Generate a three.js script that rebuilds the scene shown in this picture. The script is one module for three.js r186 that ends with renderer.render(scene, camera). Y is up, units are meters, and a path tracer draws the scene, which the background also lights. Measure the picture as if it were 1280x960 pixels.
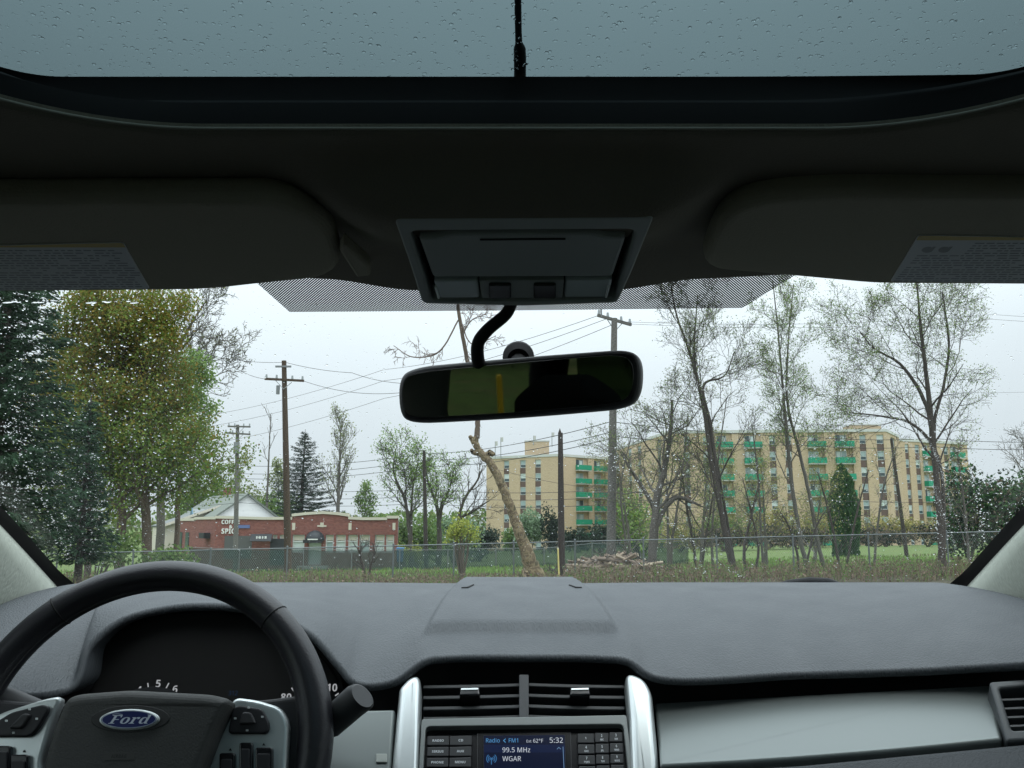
import * as THREE from 'three';
import { RoundedBoxGeometry } from 'three/addons/geometries/RoundedBoxGeometry.js';
import { FontLoader } from 'three/addons/loaders/FontLoader.js';
import { TextGeometry } from 'three/addons/geometries/TextGeometry.js';
import { mergeGeometries, mergeVertices, toCreasedNormals } from 'three/addons/utils/BufferGeometryUtils.js';
import { ImprovedNoise } from 'three/addons/math/ImprovedNoise.js';

// ---------------------------------------------------------------- camera, sky, sun, exposure
const EYE = 1.30, PITCH = THREE.MathUtils.degToRad(9), LENS = 1108;
const scene = new THREE.Scene();
const camera = new THREE.PerspectiveCamera(2 * Math.atan(480 / LENS) * 180 / Math.PI, 4 / 3, 0.02, 4000);
camera.position.set(0, EYE, 0);
camera.rotation.x = PITCH;
scene.add(camera);
const renderer = new THREE.WebGLRenderer({ antialias: true });
renderer.setSize(1024, 768);
renderer.toneMapping = THREE.LinearToneMapping;
renderer.toneMappingExposure = 1.06;
renderer.shadowMap.enabled = true;

const noise3 = new ImprovedNoise();
function fbm(x, y, z, oct = 4) { let a = 0, s = 1, t = 0; for (let i = 0; i < oct; i++) { a += s * noise3.noise(x, y, z); t += s; x *= 2.03; y *= 2.03; z *= 2.03; s *= .5; } return a / t; }
{ // overcast sky: brighter overhead than at the horizon, broad soft cloud structure
  const W = 512, H = 256, data = new Float32Array(W * H * 4);
  for (let j = 0; j < H; j++) for (let i = 0; i < W; i++) {
    const el = ((j + .5) / H - .5) * Math.PI, az = (i + .5) / W * Math.PI * 2, s = Math.sin(el), c = Math.cos(el);
    const k = (j * W + i) * 4;
    if (s <= 0) { data[k] = .16; data[k + 1] = .17; data[k + 2] = .15; data[k + 3] = 1; continue; }
    const cl = fbm(c * Math.cos(az) * 1.6 + 3, s * 3.2, c * Math.sin(az) * 1.6, 5);
    const L = (0.75 + 2.5 * Math.pow(s, 1.5)) * (1 + .16 * cl);
    data[k] = L * .935; data[k + 1] = L * 1.0; data[k + 2] = L * 1.075; data[k + 3] = 1;
  }
  const sky = new THREE.DataTexture(data, W, H, THREE.RGBAFormat, THREE.FloatType);
  sky.mapping = THREE.EquirectangularReflectionMapping; sky.magFilter = sky.minFilter = THREE.LinearFilter; sky.needsUpdate = true;
  scene.background = sky; scene.environment = sky;
}
const sun = new THREE.DirectionalLight(new THREE.Color(1, .97, .93), 0.7);
sun.position.set(18, 60, -14); sun.target.position.set(0, 0, -30);
sun.castShadow = true; sun.shadow.radius = 40; sun.shadow.mapSize.set(2048, 2048);
Object.assign(sun.shadow.camera, { left: -90, right: 90, top: 90, bottom: -90, near: 1, far: 300 });
scene.add(sun, sun.target);

// ---------------------------------------------------------------- helpers
const V3 = (x, y, z) => new THREE.Vector3(x, y, z);
const CP = Math.cos(PITCH), SP = Math.sin(PITCH);
const rayDir = (px, py) => { const x = (px - 640) / LENS, y = (480 - py) / LENS; return V3(x, y * CP + SP, -(CP - y * SP)); };
// a point of the place, read off the photograph at (px, py), d metres ahead of the eye
const at = (px, py, d) => { const r = rayDir(px, py); return r.multiplyScalar(d / -r.z).add(V3(0, EYE, 0)); };
function mulberry(a) { return () => { a |= 0; a = a + 0x6D2B79F5 | 0; let t = Math.imul(a ^ a >>> 15, 1 | a); t = t + Math.imul(t ^ t >>> 7, 61 | t) ^ t; return ((t ^ t >>> 14) >>> 0) / 4294967296; }; }
const clamp = (x, a = 0, b = 1) => Math.min(b, Math.max(a, x));
const smooth = (a, b, x) => { const t = clamp((x - a) / (b - a)); return t * t * (3 - 2 * t); };
const lerp = (a, b, t) => a + (b - a) * t;
const taken = {};
function numbered(name) { const n = taken[name] = (taken[name] ?? -1) + 1; return n ? name + '_' + String(n).padStart(3, '0') : name; }
function tag(o, label, category, group, kind) { o.userData = { ...o.userData, ...(label && { label }), ...(category && { category }), ...(group && { group }), ...(kind && { kind }) }; return o; }
function shadows(o) { o.castShadow = o.receiveShadow = true; return o; }
function base(name, label, category, pos = [0, 0, 0], group) { const o = new THREE.Group(); o.name = numbered(name); o.position.set(...pos); scene.add(o); return tag(o, label, category, group); }
function mesh(name, geo, mat, parent, label) { const o = shadows(new THREE.Mesh(geo, mat)); o.name = parent ? name : numbered(name); (parent || scene).add(o); if (label) o.userData.label = label; return o; }
function flat(geo) { const g = geo.index ? geo.toNonIndexed() : geo; for (const k of Object.keys(g.attributes)) if (!['position', 'normal', 'uv'].includes(k)) g.deleteAttribute(k); if (!g.attributes.uv) g.setAttribute('uv', new THREE.BufferAttribute(new Float32Array(g.attributes.position.count * 2), 2)); g.clearGroups(); return g; }
const merged = (list) => mergeGeometries(list.map(flat));
const boxG = (sx, sy, sz, x = 0, y = 0, z = 0, ry = 0) => { const g = new THREE.BoxGeometry(sx, sy, sz); if (ry) g.rotateY(ry); return g.translate(x, y, z); };
const rbox = (sx, sy, sz, r, seg = 3) => new RoundedBoxGeometry(sx, sy, sz, seg, r);

class MB { // collects triangles of one mesh
  constructor(colored) { this.p = []; this.n = []; this.c = colored ? [] : null; this.u = []; this.i = []; }
  vert(p, n, c, u = 0, v = 0) { this.p.push(p.x, p.y, p.z); this.n.push(n.x, n.y, n.z); if (this.c) this.c.push(c.r, c.g, c.b); this.u.push(u, v); return this.p.length / 3 - 1; }
  tube(pts, radii, sides = 6, col, cap) {
    let t = pts[1].clone().sub(pts[0]).normalize(), a = Math.abs(t.y) < .9 ? V3(0, 1, 0) : V3(1, 0, 0), b = a.cross(t).normalize(), rows = [], run = 0;
    for (let k = 0; k < pts.length; k++) {
      const tn = (k < pts.length - 1 ? pts[k + 1].clone().sub(pts[k]) : pts[k].clone().sub(pts[k - 1])).normalize();
      b.addScaledVector(tn, -b.dot(tn)).normalize(); const c = tn.clone().cross(b), row = [];
      if (k) run += pts[k].distanceTo(pts[k - 1]);
      for (let s = 0; s <= sides; s++) { const w = s / sides * Math.PI * 2, n = b.clone().multiplyScalar(Math.cos(w)).addScaledVector(c, Math.sin(w)); row.push(this.vert(pts[k].clone().addScaledVector(n, radii[k] ?? radii), n, col, s / sides, run)); }
      rows.push(row);
    }
    for (let k = 0; k + 1 < rows.length; k++) for (let s = 0; s < sides; s++) { const [A, B, C2, D] = [rows[k][s], rows[k][s + 1], rows[k + 1][s], rows[k + 1][s + 1]]; this.i.push(A, B, C2, B, D, C2); }
    if (cap) for (const [k, sg] of [[0, -1], [pts.length - 1, 1]]) {
      const n = (k ? pts[k].clone().sub(pts[k - 1]) : pts[1].clone().sub(pts[0])).normalize().multiplyScalar(sg), m = this.vert(pts[k], n, col, .5, .5), ring = [];
      for (let s = 0; s <= sides; s++) { const q = rows[k][s]; ring.push(this.vert(V3(this.p[q * 3], this.p[q * 3 + 1], this.p[q * 3 + 2]), n, col)); }
      for (let s = 0; s < sides; s++) k ? this.i.push(m, ring[s], ring[s + 1]) : this.i.push(m, ring[s + 1], ring[s]);
    }
    return this;
  }
  leaf(p, a, b, col) { // a rhombic leaf with half axes a (long) and b (wide)
    const n = a.clone().cross(b).normalize(), q = [p.clone().sub(a), p.clone().add(b), p.clone().add(a), p.clone().sub(b)].map((x) => this.vert(x, n, col));
    this.i.push(q[0], q[2], q[1], q[0], q[3], q[2]); return this;
  }
  geo() {
    const g = new THREE.BufferGeometry();
    g.setAttribute('position', new THREE.Float32BufferAttribute(this.p, 3)); g.setAttribute('normal', new THREE.Float32BufferAttribute(this.n, 3)); g.setAttribute('uv', new THREE.Float32BufferAttribute(this.u, 2));
    if (this.c) g.setAttribute('color', new THREE.Float32BufferAttribute(this.c, 3));
    g.setIndex(this.i); return g;
  }
}
function gridGeo(rows, cols, f, wrap) { // f(row, col) -> Vector3; smooth normals
  const g = new THREE.BufferGeometry(), p = [], u = [], ix = [];
  for (let r = 0; r <= rows; r++) for (let c = 0; c <= cols; c++) { const v = f(r / rows, c / cols, r, c); p.push(v.x, v.y, v.z); u.push(v.x, v.z + v.y * .5); }
  for (let r = 0; r < rows; r++) for (let c = 0; c < cols; c++) { const a = r * (cols + 1) + c, b = a + cols + 1; ix.push(a, b, a + 1, a + 1, b, b + 1); }
  g.setAttribute('position', new THREE.Float32BufferAttribute(p, 3)); g.setAttribute('uv', new THREE.Float32BufferAttribute(u, 2)); g.setIndex(ix); g.computeVertexNormals();
  if (wrap) { const n = g.attributes.normal; for (let r = 0; r <= rows; r++) { const a = r * (cols + 1), b = a + cols, m = V3(n.getX(a) + n.getX(b), n.getY(a) + n.getY(b), n.getZ(a) + n.getZ(b)).normalize(); n.setXYZ(a, m.x, m.y, m.z); n.setXYZ(b, m.x, m.y, m.z); } }
  return g;
}
// planes on which flat fittings sit: a frame (origin, right, up, out) from three points
class Face {
  constructor(o, r, u) { this.o = o.clone(); this.x = r.clone().sub(o).normalize(); const up = u.clone().sub(o); this.y = up.addScaledVector(this.x, -up.dot(this.x)).normalize(); this.z = this.x.clone().cross(this.y); if (this.z.z < 0 && this.z.y > -.99) { /* faces away */ } }
  at(px, py) { const d = rayDir(px, py), e = V3(0, EYE, 0), t = this.o.clone().sub(e).dot(this.z) / d.dot(this.z), p = e.addScaledVector(d, t).sub(this.o); return new THREE.Vector2(p.dot(this.x), p.dot(this.y)); }
  world(v, out = 0) { return this.o.clone().addScaledVector(this.x, v.x).addScaledVector(this.y, v.y).addScaledVector(this.z, out); }
  matrix(out = 0) { return new THREE.Matrix4().makeBasis(this.x, this.y, this.z).setPosition(this.o.clone().addScaledVector(this.z, out)); }
  poly(list) { return list.map(([a, b]) => this.at(a, b)); }
}
function roundShape(pts, r) {
  const s = new THREE.Shape(), n = pts.length;
  for (let i = 0; i < n; i++) {
    const p = pts[i], a = pts[(i + n - 1) % n], b = pts[(i + 1) % n], ri = Array.isArray(r) ? r[i] : r;
    const ra = Math.min(ri, a.distanceTo(p) * .48), rb = Math.min(ri, b.distanceTo(p) * .48);
    const q = p.clone().lerp(a, ra / a.distanceTo(p)), w = p.clone().lerp(b, rb / b.distanceTo(p));
    i ? s.lineTo(q.x, q.y) : s.moveTo(q.x, q.y); s.quadraticCurveTo(p.x, p.y, w.x, w.y);
  }
  s.closePath(); return s;
}
// a slab with rounded edges on a face: pts in face coordinates, from `out` metres above the face to out + depth
function slab(face, pts, { r = .004, depth = .004, bevel = .001, out = 0, holes = [], seg = 2, uvBox = null, curve = 6 } = {}) {
  const s = pts instanceof THREE.Shape ? pts : roundShape(pts, r);
  for (const h of holes) s.holes.push(h);
  const g = new THREE.ExtrudeGeometry(s, { depth: Math.max(depth - 2 * bevel, .0002), bevelEnabled: bevel > 0, bevelSize: bevel, bevelOffset: -bevel, bevelThickness: bevel, bevelSegments: seg, curveSegments: curve });
  g.translate(0, 0, bevel);
  if (uvBox) {
    g.computeBoundingBox(); const b = g.boundingBox, p = g.attributes.position, u = g.attributes.uv;
    for (let i = 0; i < p.count; i++) u.setXY(i, lerp(uvBox[0], uvBox[2], (p.getX(i) - b.min.x) / (b.max.x - b.min.x)), lerp(uvBox[1], uvBox[3], (p.getY(i) - b.min.y) / (b.max.y - b.min.y)));
  }
  return g.applyMatrix4(face.matrix(out));
}
function holePath(pts, r, n = 4) { const o = []; for (const p of roundShape(pts, r).getPoints(n)) if (!o.length || p.distanceTo(o.at(-1)) > 1e-5) o.push(p); if (o[0].distanceTo(o.at(-1)) < 1e-5) o.pop(); return new THREE.Path(o); }
const rectPx = (x0, y0, x1, y1) => [[x0, y1], [x1, y1], [x1, y0], [x0, y0]];
function canvasTex(w, h, draw, srgb = true) { const c = document.createElement('canvas'); c.width = w; c.height = h; draw(c.getContext('2d'), w, h); const t = new THREE.CanvasTexture(c); if (srgb) t.colorSpace = THREE.SRGBColorSpace; t.anisotropy = 8; return t; }
function noiseTex(size, f, repeat, srgb = false) {
  const d = new Uint8Array(size * size * 4);
  for (let j = 0; j < size; j++) for (let i = 0; i < size; i++) { const v = f(i / size, j / size), k = (j * size + i) * 4; if (Array.isArray(v)) { d[k] = v[0] * 255; d[k + 1] = v[1] * 255; d[k + 2] = v[2] * 255; } else d[k] = d[k + 1] = d[k + 2] = clamp(v) * 255; d[k + 3] = 255; }
  const t = new THREE.DataTexture(d, size, size, THREE.RGBAFormat); t.wrapS = t.wrapT = THREE.RepeatWrapping; t.magFilter = THREE.LinearFilter; t.minFilter = THREE.LinearMipmapLinearFilter; t.generateMipmaps = true; t.repeat.set(repeat, repeat); if (srgb) t.colorSpace = THREE.SRGBColorSpace; t.needsUpdate = true; return t;
}
// noise that tiles: the average of shifted copies weighted across the tile
const tile = (f) => (u, v) => { const a = f(u, v), b = f(u - 1, v), c = f(u, v - 1), d = f(u - 1, v - 1); return a * (1 - u) * (1 - v) + b * u * (1 - v) + c * (1 - u) * v + d * u * v; };
const rgb = (r, g, b) => new THREE.Color().setRGB(r, g, b);
const std = (c, roughness = .7, o = {}) => new THREE.MeshStandardMaterial({ color: rgb(...c), roughness, ...o });
// ================================================================ the car, seen from between its front seats
const grainBump = noiseTex(256, (() => { const r = mulberry(5), g = Array.from({ length: 64 * 64 }, () => r()); return (u, v) => { const x = u * 64, y = v * 64, i = Math.floor(x), j = Math.floor(y), a = (x - i), b = (y - j), q = (m, n) => g[((n + 64) % 64) * 64 + ((m + 64) % 64)]; return lerp(lerp(q(i, j), q(i + 1, j), a), lerp(q(i, j + 1), q(i + 1, j + 1), a), b); }; })(), 14);
const clothTex = noiseTex(256, tile((u, v) => .5 + .28 * noise3.noise(u * 90, v * 90, 3) + .22 * noise3.noise(u * 40, v * 40, 9)), 9);
const wearTex = noiseTex(256, tile((u, v) => .62 + .16 * fbm(u * 7, v * 7, 2, 5)), 2.5);
const CM = {
  pad: std([.05, .057, .064], 1, { roughnessMap: wearTex, bumpMap: grainBump, bumpScale: .0007 }),
  body: std([.006, .006, .007], .9),
  lower: std([.035, .04, .045], .7, { bumpMap: grainBump, bumpScale: .0005 }),
  black: std([.011, .011, .014], .55),
  gloss: std([.01, .01, .012], .25),
  leather: std([.014, .014, .018], .4),
  seam: std([.006, .006, .006], .8),
  airbag: std([.045, .046, .044], .62, { bumpMap: grainBump, bumpScale: .0002 }),
  silver: std([.62, .66, .66], .36, { metalness: .75 }),
  satin: std([.17, .19, .185], .38, { metalness: .45 }),
  cloth: std([.2, .2, .17], .95, { bumpMap: clothTex, bumpScale: .0012 }),
  visor: std([.26, .245, .192], .92, { bumpMap: clothTex, bumpScale: .0012 }),
  edge: std([.2, .19, .16], .9),  // paler than the headlining: paints the light caught on the roof opening lip
  trim: std([.4, .43, .38], .6, { bumpMap: grainBump, bumpScale: .0006 }),
  console: std([.26, .29, .28], .55),
  lens: std([.4, .46, .47], .25),
  rubber: std([.004, .004, .005], .85),
  mirror: std([.085, .086, .08], .02, { metalness: 1 }),
  seat: std([.045, .045, .045], .9, { bumpMap: clothTex, bumpScale: .001 }),
  glass: new THREE.MeshPhysicalMaterial({ color: rgb(.93, .985, .97), roughness: 0, transmission: 1, thickness: 0, ior: 1.5 }),
  sideGlass: new THREE.MeshPhysicalMaterial({ color: rgb(.9, .95, .93), roughness: 0, transmission: 1, thickness: 0, ior: 1.5 }),
  darkGlass: new THREE.MeshPhysicalMaterial({ color: rgb(.3, .36, .34), roughness: 0, transmission: 1, thickness: 0, ior: 1.5 }),
  roofGlass: new THREE.MeshPhysicalMaterial({ color: rgb(.095, .135, .14), roughness: 0, transmission: 1, thickness: 0, ior: 1.5 }),
  paint: std([.05, .06, .07], .3, { metalness: .4 }),
  water: new THREE.MeshPhysicalMaterial({ color: rgb(1, 1, 1), roughness: 0, transmission: 1, thickness: .002, ior: 1.33 }),
};
const car = base('car', 'dark car interior with leather steering wheel, grey dashboard and rain-wet windscreen', 'car');
const Y = (v) => EYE + v;

// ---- windscreen: g(across -1..1, up 0..1)
const glassAt = (a, s, out = 0) => {
  const bx = .675 * a, tx = .72 * a, bD = 1.55 - .42 * bx * bx, tD = .87 - .25 * tx * tx;
  const by = Y(-.112 + .03 * a * a), ty = Y(.262 - .02 * a * a), k = .02 * Math.sin(Math.PI * s);
  return V3(lerp(bx, tx, s), lerp(by, ty, s) + k * .9 + out * .9, -(lerp(bD, tD, s) + k * .43 + out * .43));
};
const windscreen = mesh('windscreen', gridGeo(24, 40, (r, c) => glassAt(lerp(-1.03, 1.03, c), lerp(-.05, 1.02, r))), CM.glass, car, 'wet windscreen');
for (const sd of [-1, 1]) mesh('black_border', gridGeo(40, 3, (r, c) => glassAt(sd * lerp(.987 - .012 * (1 - smooth(0, .1, r)), 1.03, c), lerp(-.05, 1, r), -.003)), std([.006, .006, .008], .6), windscreen);
{ // band of printed dots at the top of the glass
  const f = new Face(glassAt(-.3, .8, -.006), glassAt(.3, .8, -.006), glassAt(0, 1, -.006));
  const dot = noiseTex(64, (u, v) => { const d = (a, b) => Math.hypot(u - a, v - b); return smooth(.44, .36, Math.min(d(.25, .25), d(.75, .75), d(1.25, .25), d(-.25, .75), d(.25, 1.25), d(.75, -.25)) * 1.15) ; }, 1);
  const g = new THREE.ShapeGeometry(roundShape(f.poly([[362, 390], [640, 388], [928, 385], [1000, 340], [800, 320], [480, 320], [300, 335]]), .002));
  const u = g.attributes.uv; for (let i = 0; i < u.count; i++) u.setXY(i, u.getX(i) / .0031, u.getY(i) / .0031);
  mesh('dotted_band', g.applyMatrix4(f.matrix()), new THREE.MeshStandardMaterial({ color: rgb(.02, .02, .025), roughness: .7, alphaMap: dot, transparent: true, side: THREE.DoubleSide }), windscreen);
}
{ // wiper arm tip just above the dashboard edge, outside
  const b = new MB(); b.tube([[960, 737], [985, 729], [1010, 725.5], [1035, 726.5], [1056, 733]].map(([x, y]) => at(x, y, 1.66)), [.005, .006, .006, .006, .004], 8, null, true);
  mesh('wiper_blade', b.geo(), CM.rubber, car);
}

// ---- pillar trims
for (const sd of [-1, 1]) {
  const e = (t) => glassAt(sd * 1.003, t, -.012), o = (t) => e(t).add(V3(sd * lerp(.13, .09, t), lerp(-.1, -.04, t), lerp(.36, .12, t)));
  mesh('pillar_trim', gridGeo(40, 14, (r, c) => { const t = lerp(-.32, 1, r), E = e(t), O = o(t), p = E.clone().lerp(O, c), k = Math.sin(Math.PI * Math.pow(c, .55)); return p.add(V3(-sd * .032 * k, .012 * k, .02 * k)); }), std([.42, .45, .39], .65, { side: THREE.DoubleSide, bumpMap: grainBump, bumpScale: .0006 }), car);
}

// ---- headlining with the roof opening
const roofY = (x, D) => {
  const p = [[-2, .22], [-1.2, .275], [.3, .283], [.6, .2765], [.7, .2705], [.8, .261], [.9, .243]]; let h = p[0][1];
  for (let i = 0; i + 1 < p.length; i++) if (D >= p[i][0]) { const t = clamp((D - p[i][0]) / (p[i + 1][0] - p[i][0])); h = lerp(p[i][1], p[i + 1][1], t); }
  const ax = Math.abs(x);
  h -= .036 * smooth(.61, .67, D) * (1 - .75 * smooth(.68, .8, D)) * (1 - smooth(.1, .19, ax));      // swelling that carries the console
  h -= .2 * Math.pow(smooth(.44, .8, ax), 1.4);
  return Y(h);
};
const ringAt = (hw, f, b, r, n) => { // points round a rounded rectangle, x in -hw..hw, D in b..f
  const s = new THREE.Shape(), c = [[-hw, b], [hw, b], [hw, f], [-hw, f]].map(([x, y]) => new THREE.Vector2(x, y));
  c.forEach((p, i) => { const a = c[(i + 3) % 4], q = c[(i + 1) % 4], u = p.clone().lerp(a, r / a.distanceTo(p)), w = p.clone().lerp(q, r / q.distanceTo(p)); i ? s.lineTo(u.x, u.y) : s.moveTo(u.x, u.y); const m = r * .448; s.bezierCurveTo(lerp(u.x, p.x, .552), lerp(u.y, p.y, .552), lerp(w.x, p.x, .552), lerp(w.y, p.y, .552), w.x, w.y); });
  s.closePath(); return s.getSpacedPoints(n);
};
{
  const N = 560, ringAt0 = ringAt(.43, .64, -.45, .1, N), ring = ringAt(.42, .6, -.45, .2, N), cx = 0, cD = .1;
  const outer = ring.map((p) => { const dx = p.x - cx, dD = p.y - cD, k = Math.min(.76 / Math.abs(dx || 1e-6), dD > 0 ? (.885 - cD) / dD : (-1.75 - cD) / dD); const x = cx + dx * k; let D = cD + dD * k; if (D > .6) D -= .25 * x * x * smooth(.6, .88, D); return { x, y: D }; });
  const g = gridGeo(46, N, (r, c, i, j) => {
    const a = ring[j], b = outer[j];
    if (i < 6) { const w = (i / 6) * Math.PI / 2, d = new THREE.Vector2(b.x - a.x, b.y - a.y).normalize(); const q = { x: a.x + d.x * .004 * (1 - Math.cos(w)), y: a.y + d.y * .004 * (1 - Math.cos(w)) }; return V3(q.x, roofY(a.x, a.y) + .004 * (1 - Math.sin(w)) + (i === 0 ? .004 : 0), -q.y); }
    const t = (i - 6) / 40, x0 = lerp(a.x, b.x, .03 + t * .97), D0 = lerp(a.y, b.y, .03 + t * .97); const u = t === 0 ? .0 : t;
    const x = lerp(a.x, b.x, Math.max(u, .02)), D = lerp(a.y, b.y, Math.max(u, .02)); return V3(x, roofY(x, D), -D);
  }, true);
  const hl = mesh('headlining', g, new THREE.MeshStandardMaterial({ color: rgb(.135, .124, .096), roughness: .96, bumpMap: clothTex, bumpScale: .0012, side: THREE.DoubleSide }), car, 'dark cloth headlining with rounded roof opening');
  { const b = new MB(), k = []; for (let i = 0; i <= N; i += 2) { const a = ring[i % N]; k.push(V3(a.x, roofY(a.x, a.y) + .004, -a.y)); } b.tube(k, k.map(() => .0014), 6); mesh('lip_highlight', b.geo(), CM.edge, hl); }  // added bead, its pale colour stands for light on the cut cloth edge
  // outer roof skin, a few centimetres above
  mesh('roof_skin', gridGeo(20, N, (r, c, i, j) => { const a = ringAt0[j], b = outer[j], x = lerp(a.x, b.x * 1.08, r), D = lerp(a.y, b.y + (b.y > .6 ? .02 : 0), r); return V3(x, Math.max(roofY(x * .94, D) + .03, Y(.34 - .3 * r * r * (Math.abs(x) / .8))), -D); }), CM.paint, car);
  const frame = ringAt(.4, .622, -.42, .06, N), low = ringAt(.4215, .6025, -.45, .19, N);
  mesh('sunroof_frame', gridGeo(10, N, (r, c, i, j) => {
    const a = low[j], b = frame[j];
    const P = [[0, .279], [.0, .302], [.35, .305], [.4, .3075], [.45, .305], [.8, .307], [.9, .310], [1, .316], [1, .324], [1, .3295], [.97, .3322]][i];
    return V3(lerp(a.x, b.x, P[0]), Y(P[1]), -lerp(a.y, b.y, P[0]));
  }), std([.004, .004, .005], .95, { side: THREE.DoubleSide }), car, 'black frame round the sunroof');
}
{ // tinted roof glass
  const g = new THREE.ShapeGeometry(new THREE.Shape(ringAt(.435, .65, -.46, .08, 160))); g.rotateX(-Math.PI / 2);
  mesh('sunroof_glass', g.translate(0, Y(.3335), 0), CM.roofGlass, car, 'dark tinted sunroof glass dotted with rain');
  const b = new MB(); // the aerial that lies on the glass
  b.tube([[650, 101, .645], [650, 90, .625], [650, 72, .59], [649.5, 61, .565], [648.5, 54, .55], [648, 40, .525], [647.5, 15, .48], [647, -30, .42], [646, -90, .35]].map(([x, y, d]) => { const r = rayDir(x, y); return r.multiplyScalar(.342 / r.y).add(V3(0, EYE, 0)); }), [.0048, .0046, .0046, .0044, .0026, .0024, .0024, .0022, .002], 10, null, true);
  mesh('aerial', b.geo(), CM.rubber, car, 'thin wet black aerial lying across the sunroof');
}
// ---- sun visors
function visor(outline, f, label, sheet, yellow, text) {
  const v = mesh('sun_visor', slab(f, f.poly(outline), { r: [.03, .03, .05, .05, .03, .02, .02], depth: .024, bevel: .0095, out: -.02, seg: 5 }), CM.visor, car, label);
  const s = mesh('warning_label', slab(f, f.poly(sheet), { r: .003, depth: .0012, bevel: .0003, out: .0038 }), [new THREE.MeshStandardMaterial({ map: text, roughness: .5 }), std([.6, .6, .6], .6)], v);
  const p = s.geometry.attributes.position, u = s.geometry.attributes.uv, q = f.poly(sheet), mx = Math.min(...q.map((a) => a.x)), Mx = Math.max(...q.map((a) => a.x)), my = Math.min(...q.map((a) => a.y)), My = Math.max(...q.map((a) => a.y));
  for (let i = 0; i < p.count; i++) { const w = V3(p.getX(i), p.getY(i), p.getZ(i)).sub(f.o); u.setXY(i, (w.dot(f.x) - mx) / (Mx - mx), (w.dot(f.y) - my) / (My - my)); }
  return v;
}
const smallPrint = (flip) => canvasTex(512, 160, (g, w, h) => {
  g.fillStyle = '#a9aeb2'; g.fillRect(0, 0, w, h); g.fillStyle = '#a08a3c'; g.fillRect(0, 0, w, 14);
  const r = mulberry(flip ? 71 : 37); g.fillStyle = '#5d6368';
  for (let y = 22; y < h - 8; y += 8) { let x = flip ? (y < 62 ? 150 : 40) : (y < 60 ? 130 : 10); while (x < w - 40) { const k = 6 + r() * 22; if (r() < .9) g.fillRect(x, y, k, 3.2); x += k + 5; } }
  g.fillStyle = '#6b7072'; // two small pictograms of a seat and a bag
  for (const x of flip ? [52, 92] : [30, 75]) { g.beginPath(); g.ellipse(x, 44, 15, 9, .3, 0, 7); g.fill(); g.fillRect(x + 6, 34, 8, 17); }
});
const visorL = new Face(at(60, 360, .82), at(400, 360, .82), at(230, 246, .665)), visorR = new Face(at(880, 350, .82), at(1220, 350, .82), at(1050, 240, .665));
visor([[-300, 366], [262, 361], [330, 353], [433, 343], [412, 274], [345, 243], [-300, 246]], visorL, 'folded-up cloth sun visor with paper warning label', [[-60, 358], [188, 355], [155, 297], [-60, 302]], true, smallPrint(false));
visor([[1580, 356], [1580, 240], [1000, 236], [902, 256], [874, 334], [950, 340], [1090, 353]], visorR, 'folded-up cloth sun visor with warning label and pictograms', [[1112, 346], [1340, 348], [1340, 291], [1147, 288]], true, smallPrint(true));
mesh('visor_clip', slab(new Face(at(425, 340, .8), at(470, 340, .8), at(440, 295, .72)), new Face(at(425, 340, .8), at(470, 340, .8), at(440, 295, .72)).poly([[446, 340], [464, 338], [462, 325], [430, 296], [424, 306]]), { r: .004, depth: .012, bevel: .003, out: -.006 }), CM.visor, car);

// ---- overhead console
{
  const f = new Face(at(535, 380, .80), at(770, 380, .80), at(652, 272, .665)), P = (l) => f.poly(l);
  const c = mesh('overhead_console', slab(f, P([[528, 380], [655, 383], [772, 379], [790, 340], [818, 271], [492, 273], [512, 330]]), { r: .006, depth: .05, bevel: .0022, out: -.05, seg: 3, holes: [holePath(P([[540, 376.5], [768, 375.5], [795, 287], [512, 289]]), .008, 5)] }), CM.console, car, 'overhead console with lamp lenses and two switches');
  mesh('recess', slab(f, P([[538, 378], [770, 377], [798, 284], [508, 286]]), { depth: .004, bevel: 0, out: -.02 }), CM.body, c);
  mesh('sunglass_door', slab(f, P([[541, 348], [766, 347], [783, 297], [760, 297], [740, 292], [565, 293], [548, 298], [523, 298]]), { r: .005, depth: .013, bevel: .003, out: -.0135 }), CM.console, c);
  mesh('door_groove', slab(f, P([[600, 300.5], [707, 299.5], [707, 298], [600, 299]]), { r: .0005, depth: .0012, bevel: .0002, out: -.0008 }), CM.body, c);
  mesh('switch_panel', slab(f, P([[602, 373.5], [703, 373], [705, 351], [599, 351.5]]), { r: .002, depth: .012, bevel: .001, out: -.0125 }), CM.console, c);
  mesh('lamp_lens', slab(f, P([[548, 373.5], [600, 373.5], [597, 351.5], [542, 351.5]]), { r: .004, depth: .012, bevel: .002, out: -.0125 }), CM.lens, c);
  mesh('lamp_lens', slab(f, P([[705, 373], [760, 372.5], [766, 350], [707, 351]]), { r: .004, depth: .012, bevel: .002, out: -.0125 }), CM.lens, c);
  for (const x of [611, 667]) mesh('switch_button', slab(f, P(rectPx(x, 353.5, x + 28, 371)), { r: .0025, depth: .004, bevel: .0015, out: -.0015 }), CM.gloss, c);
  for (const l of [[[543, 358], [546, 358], [550, 372], [547, 372]], [[762, 357], [759, 357], [756, 371], [759, 371]]]) mesh('lens_rib', slab(f, P(l), { r: .001, depth: .003, bevel: .0008, out: -.0015 }), std([.75, .8, .8], .3), c);
}
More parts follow.
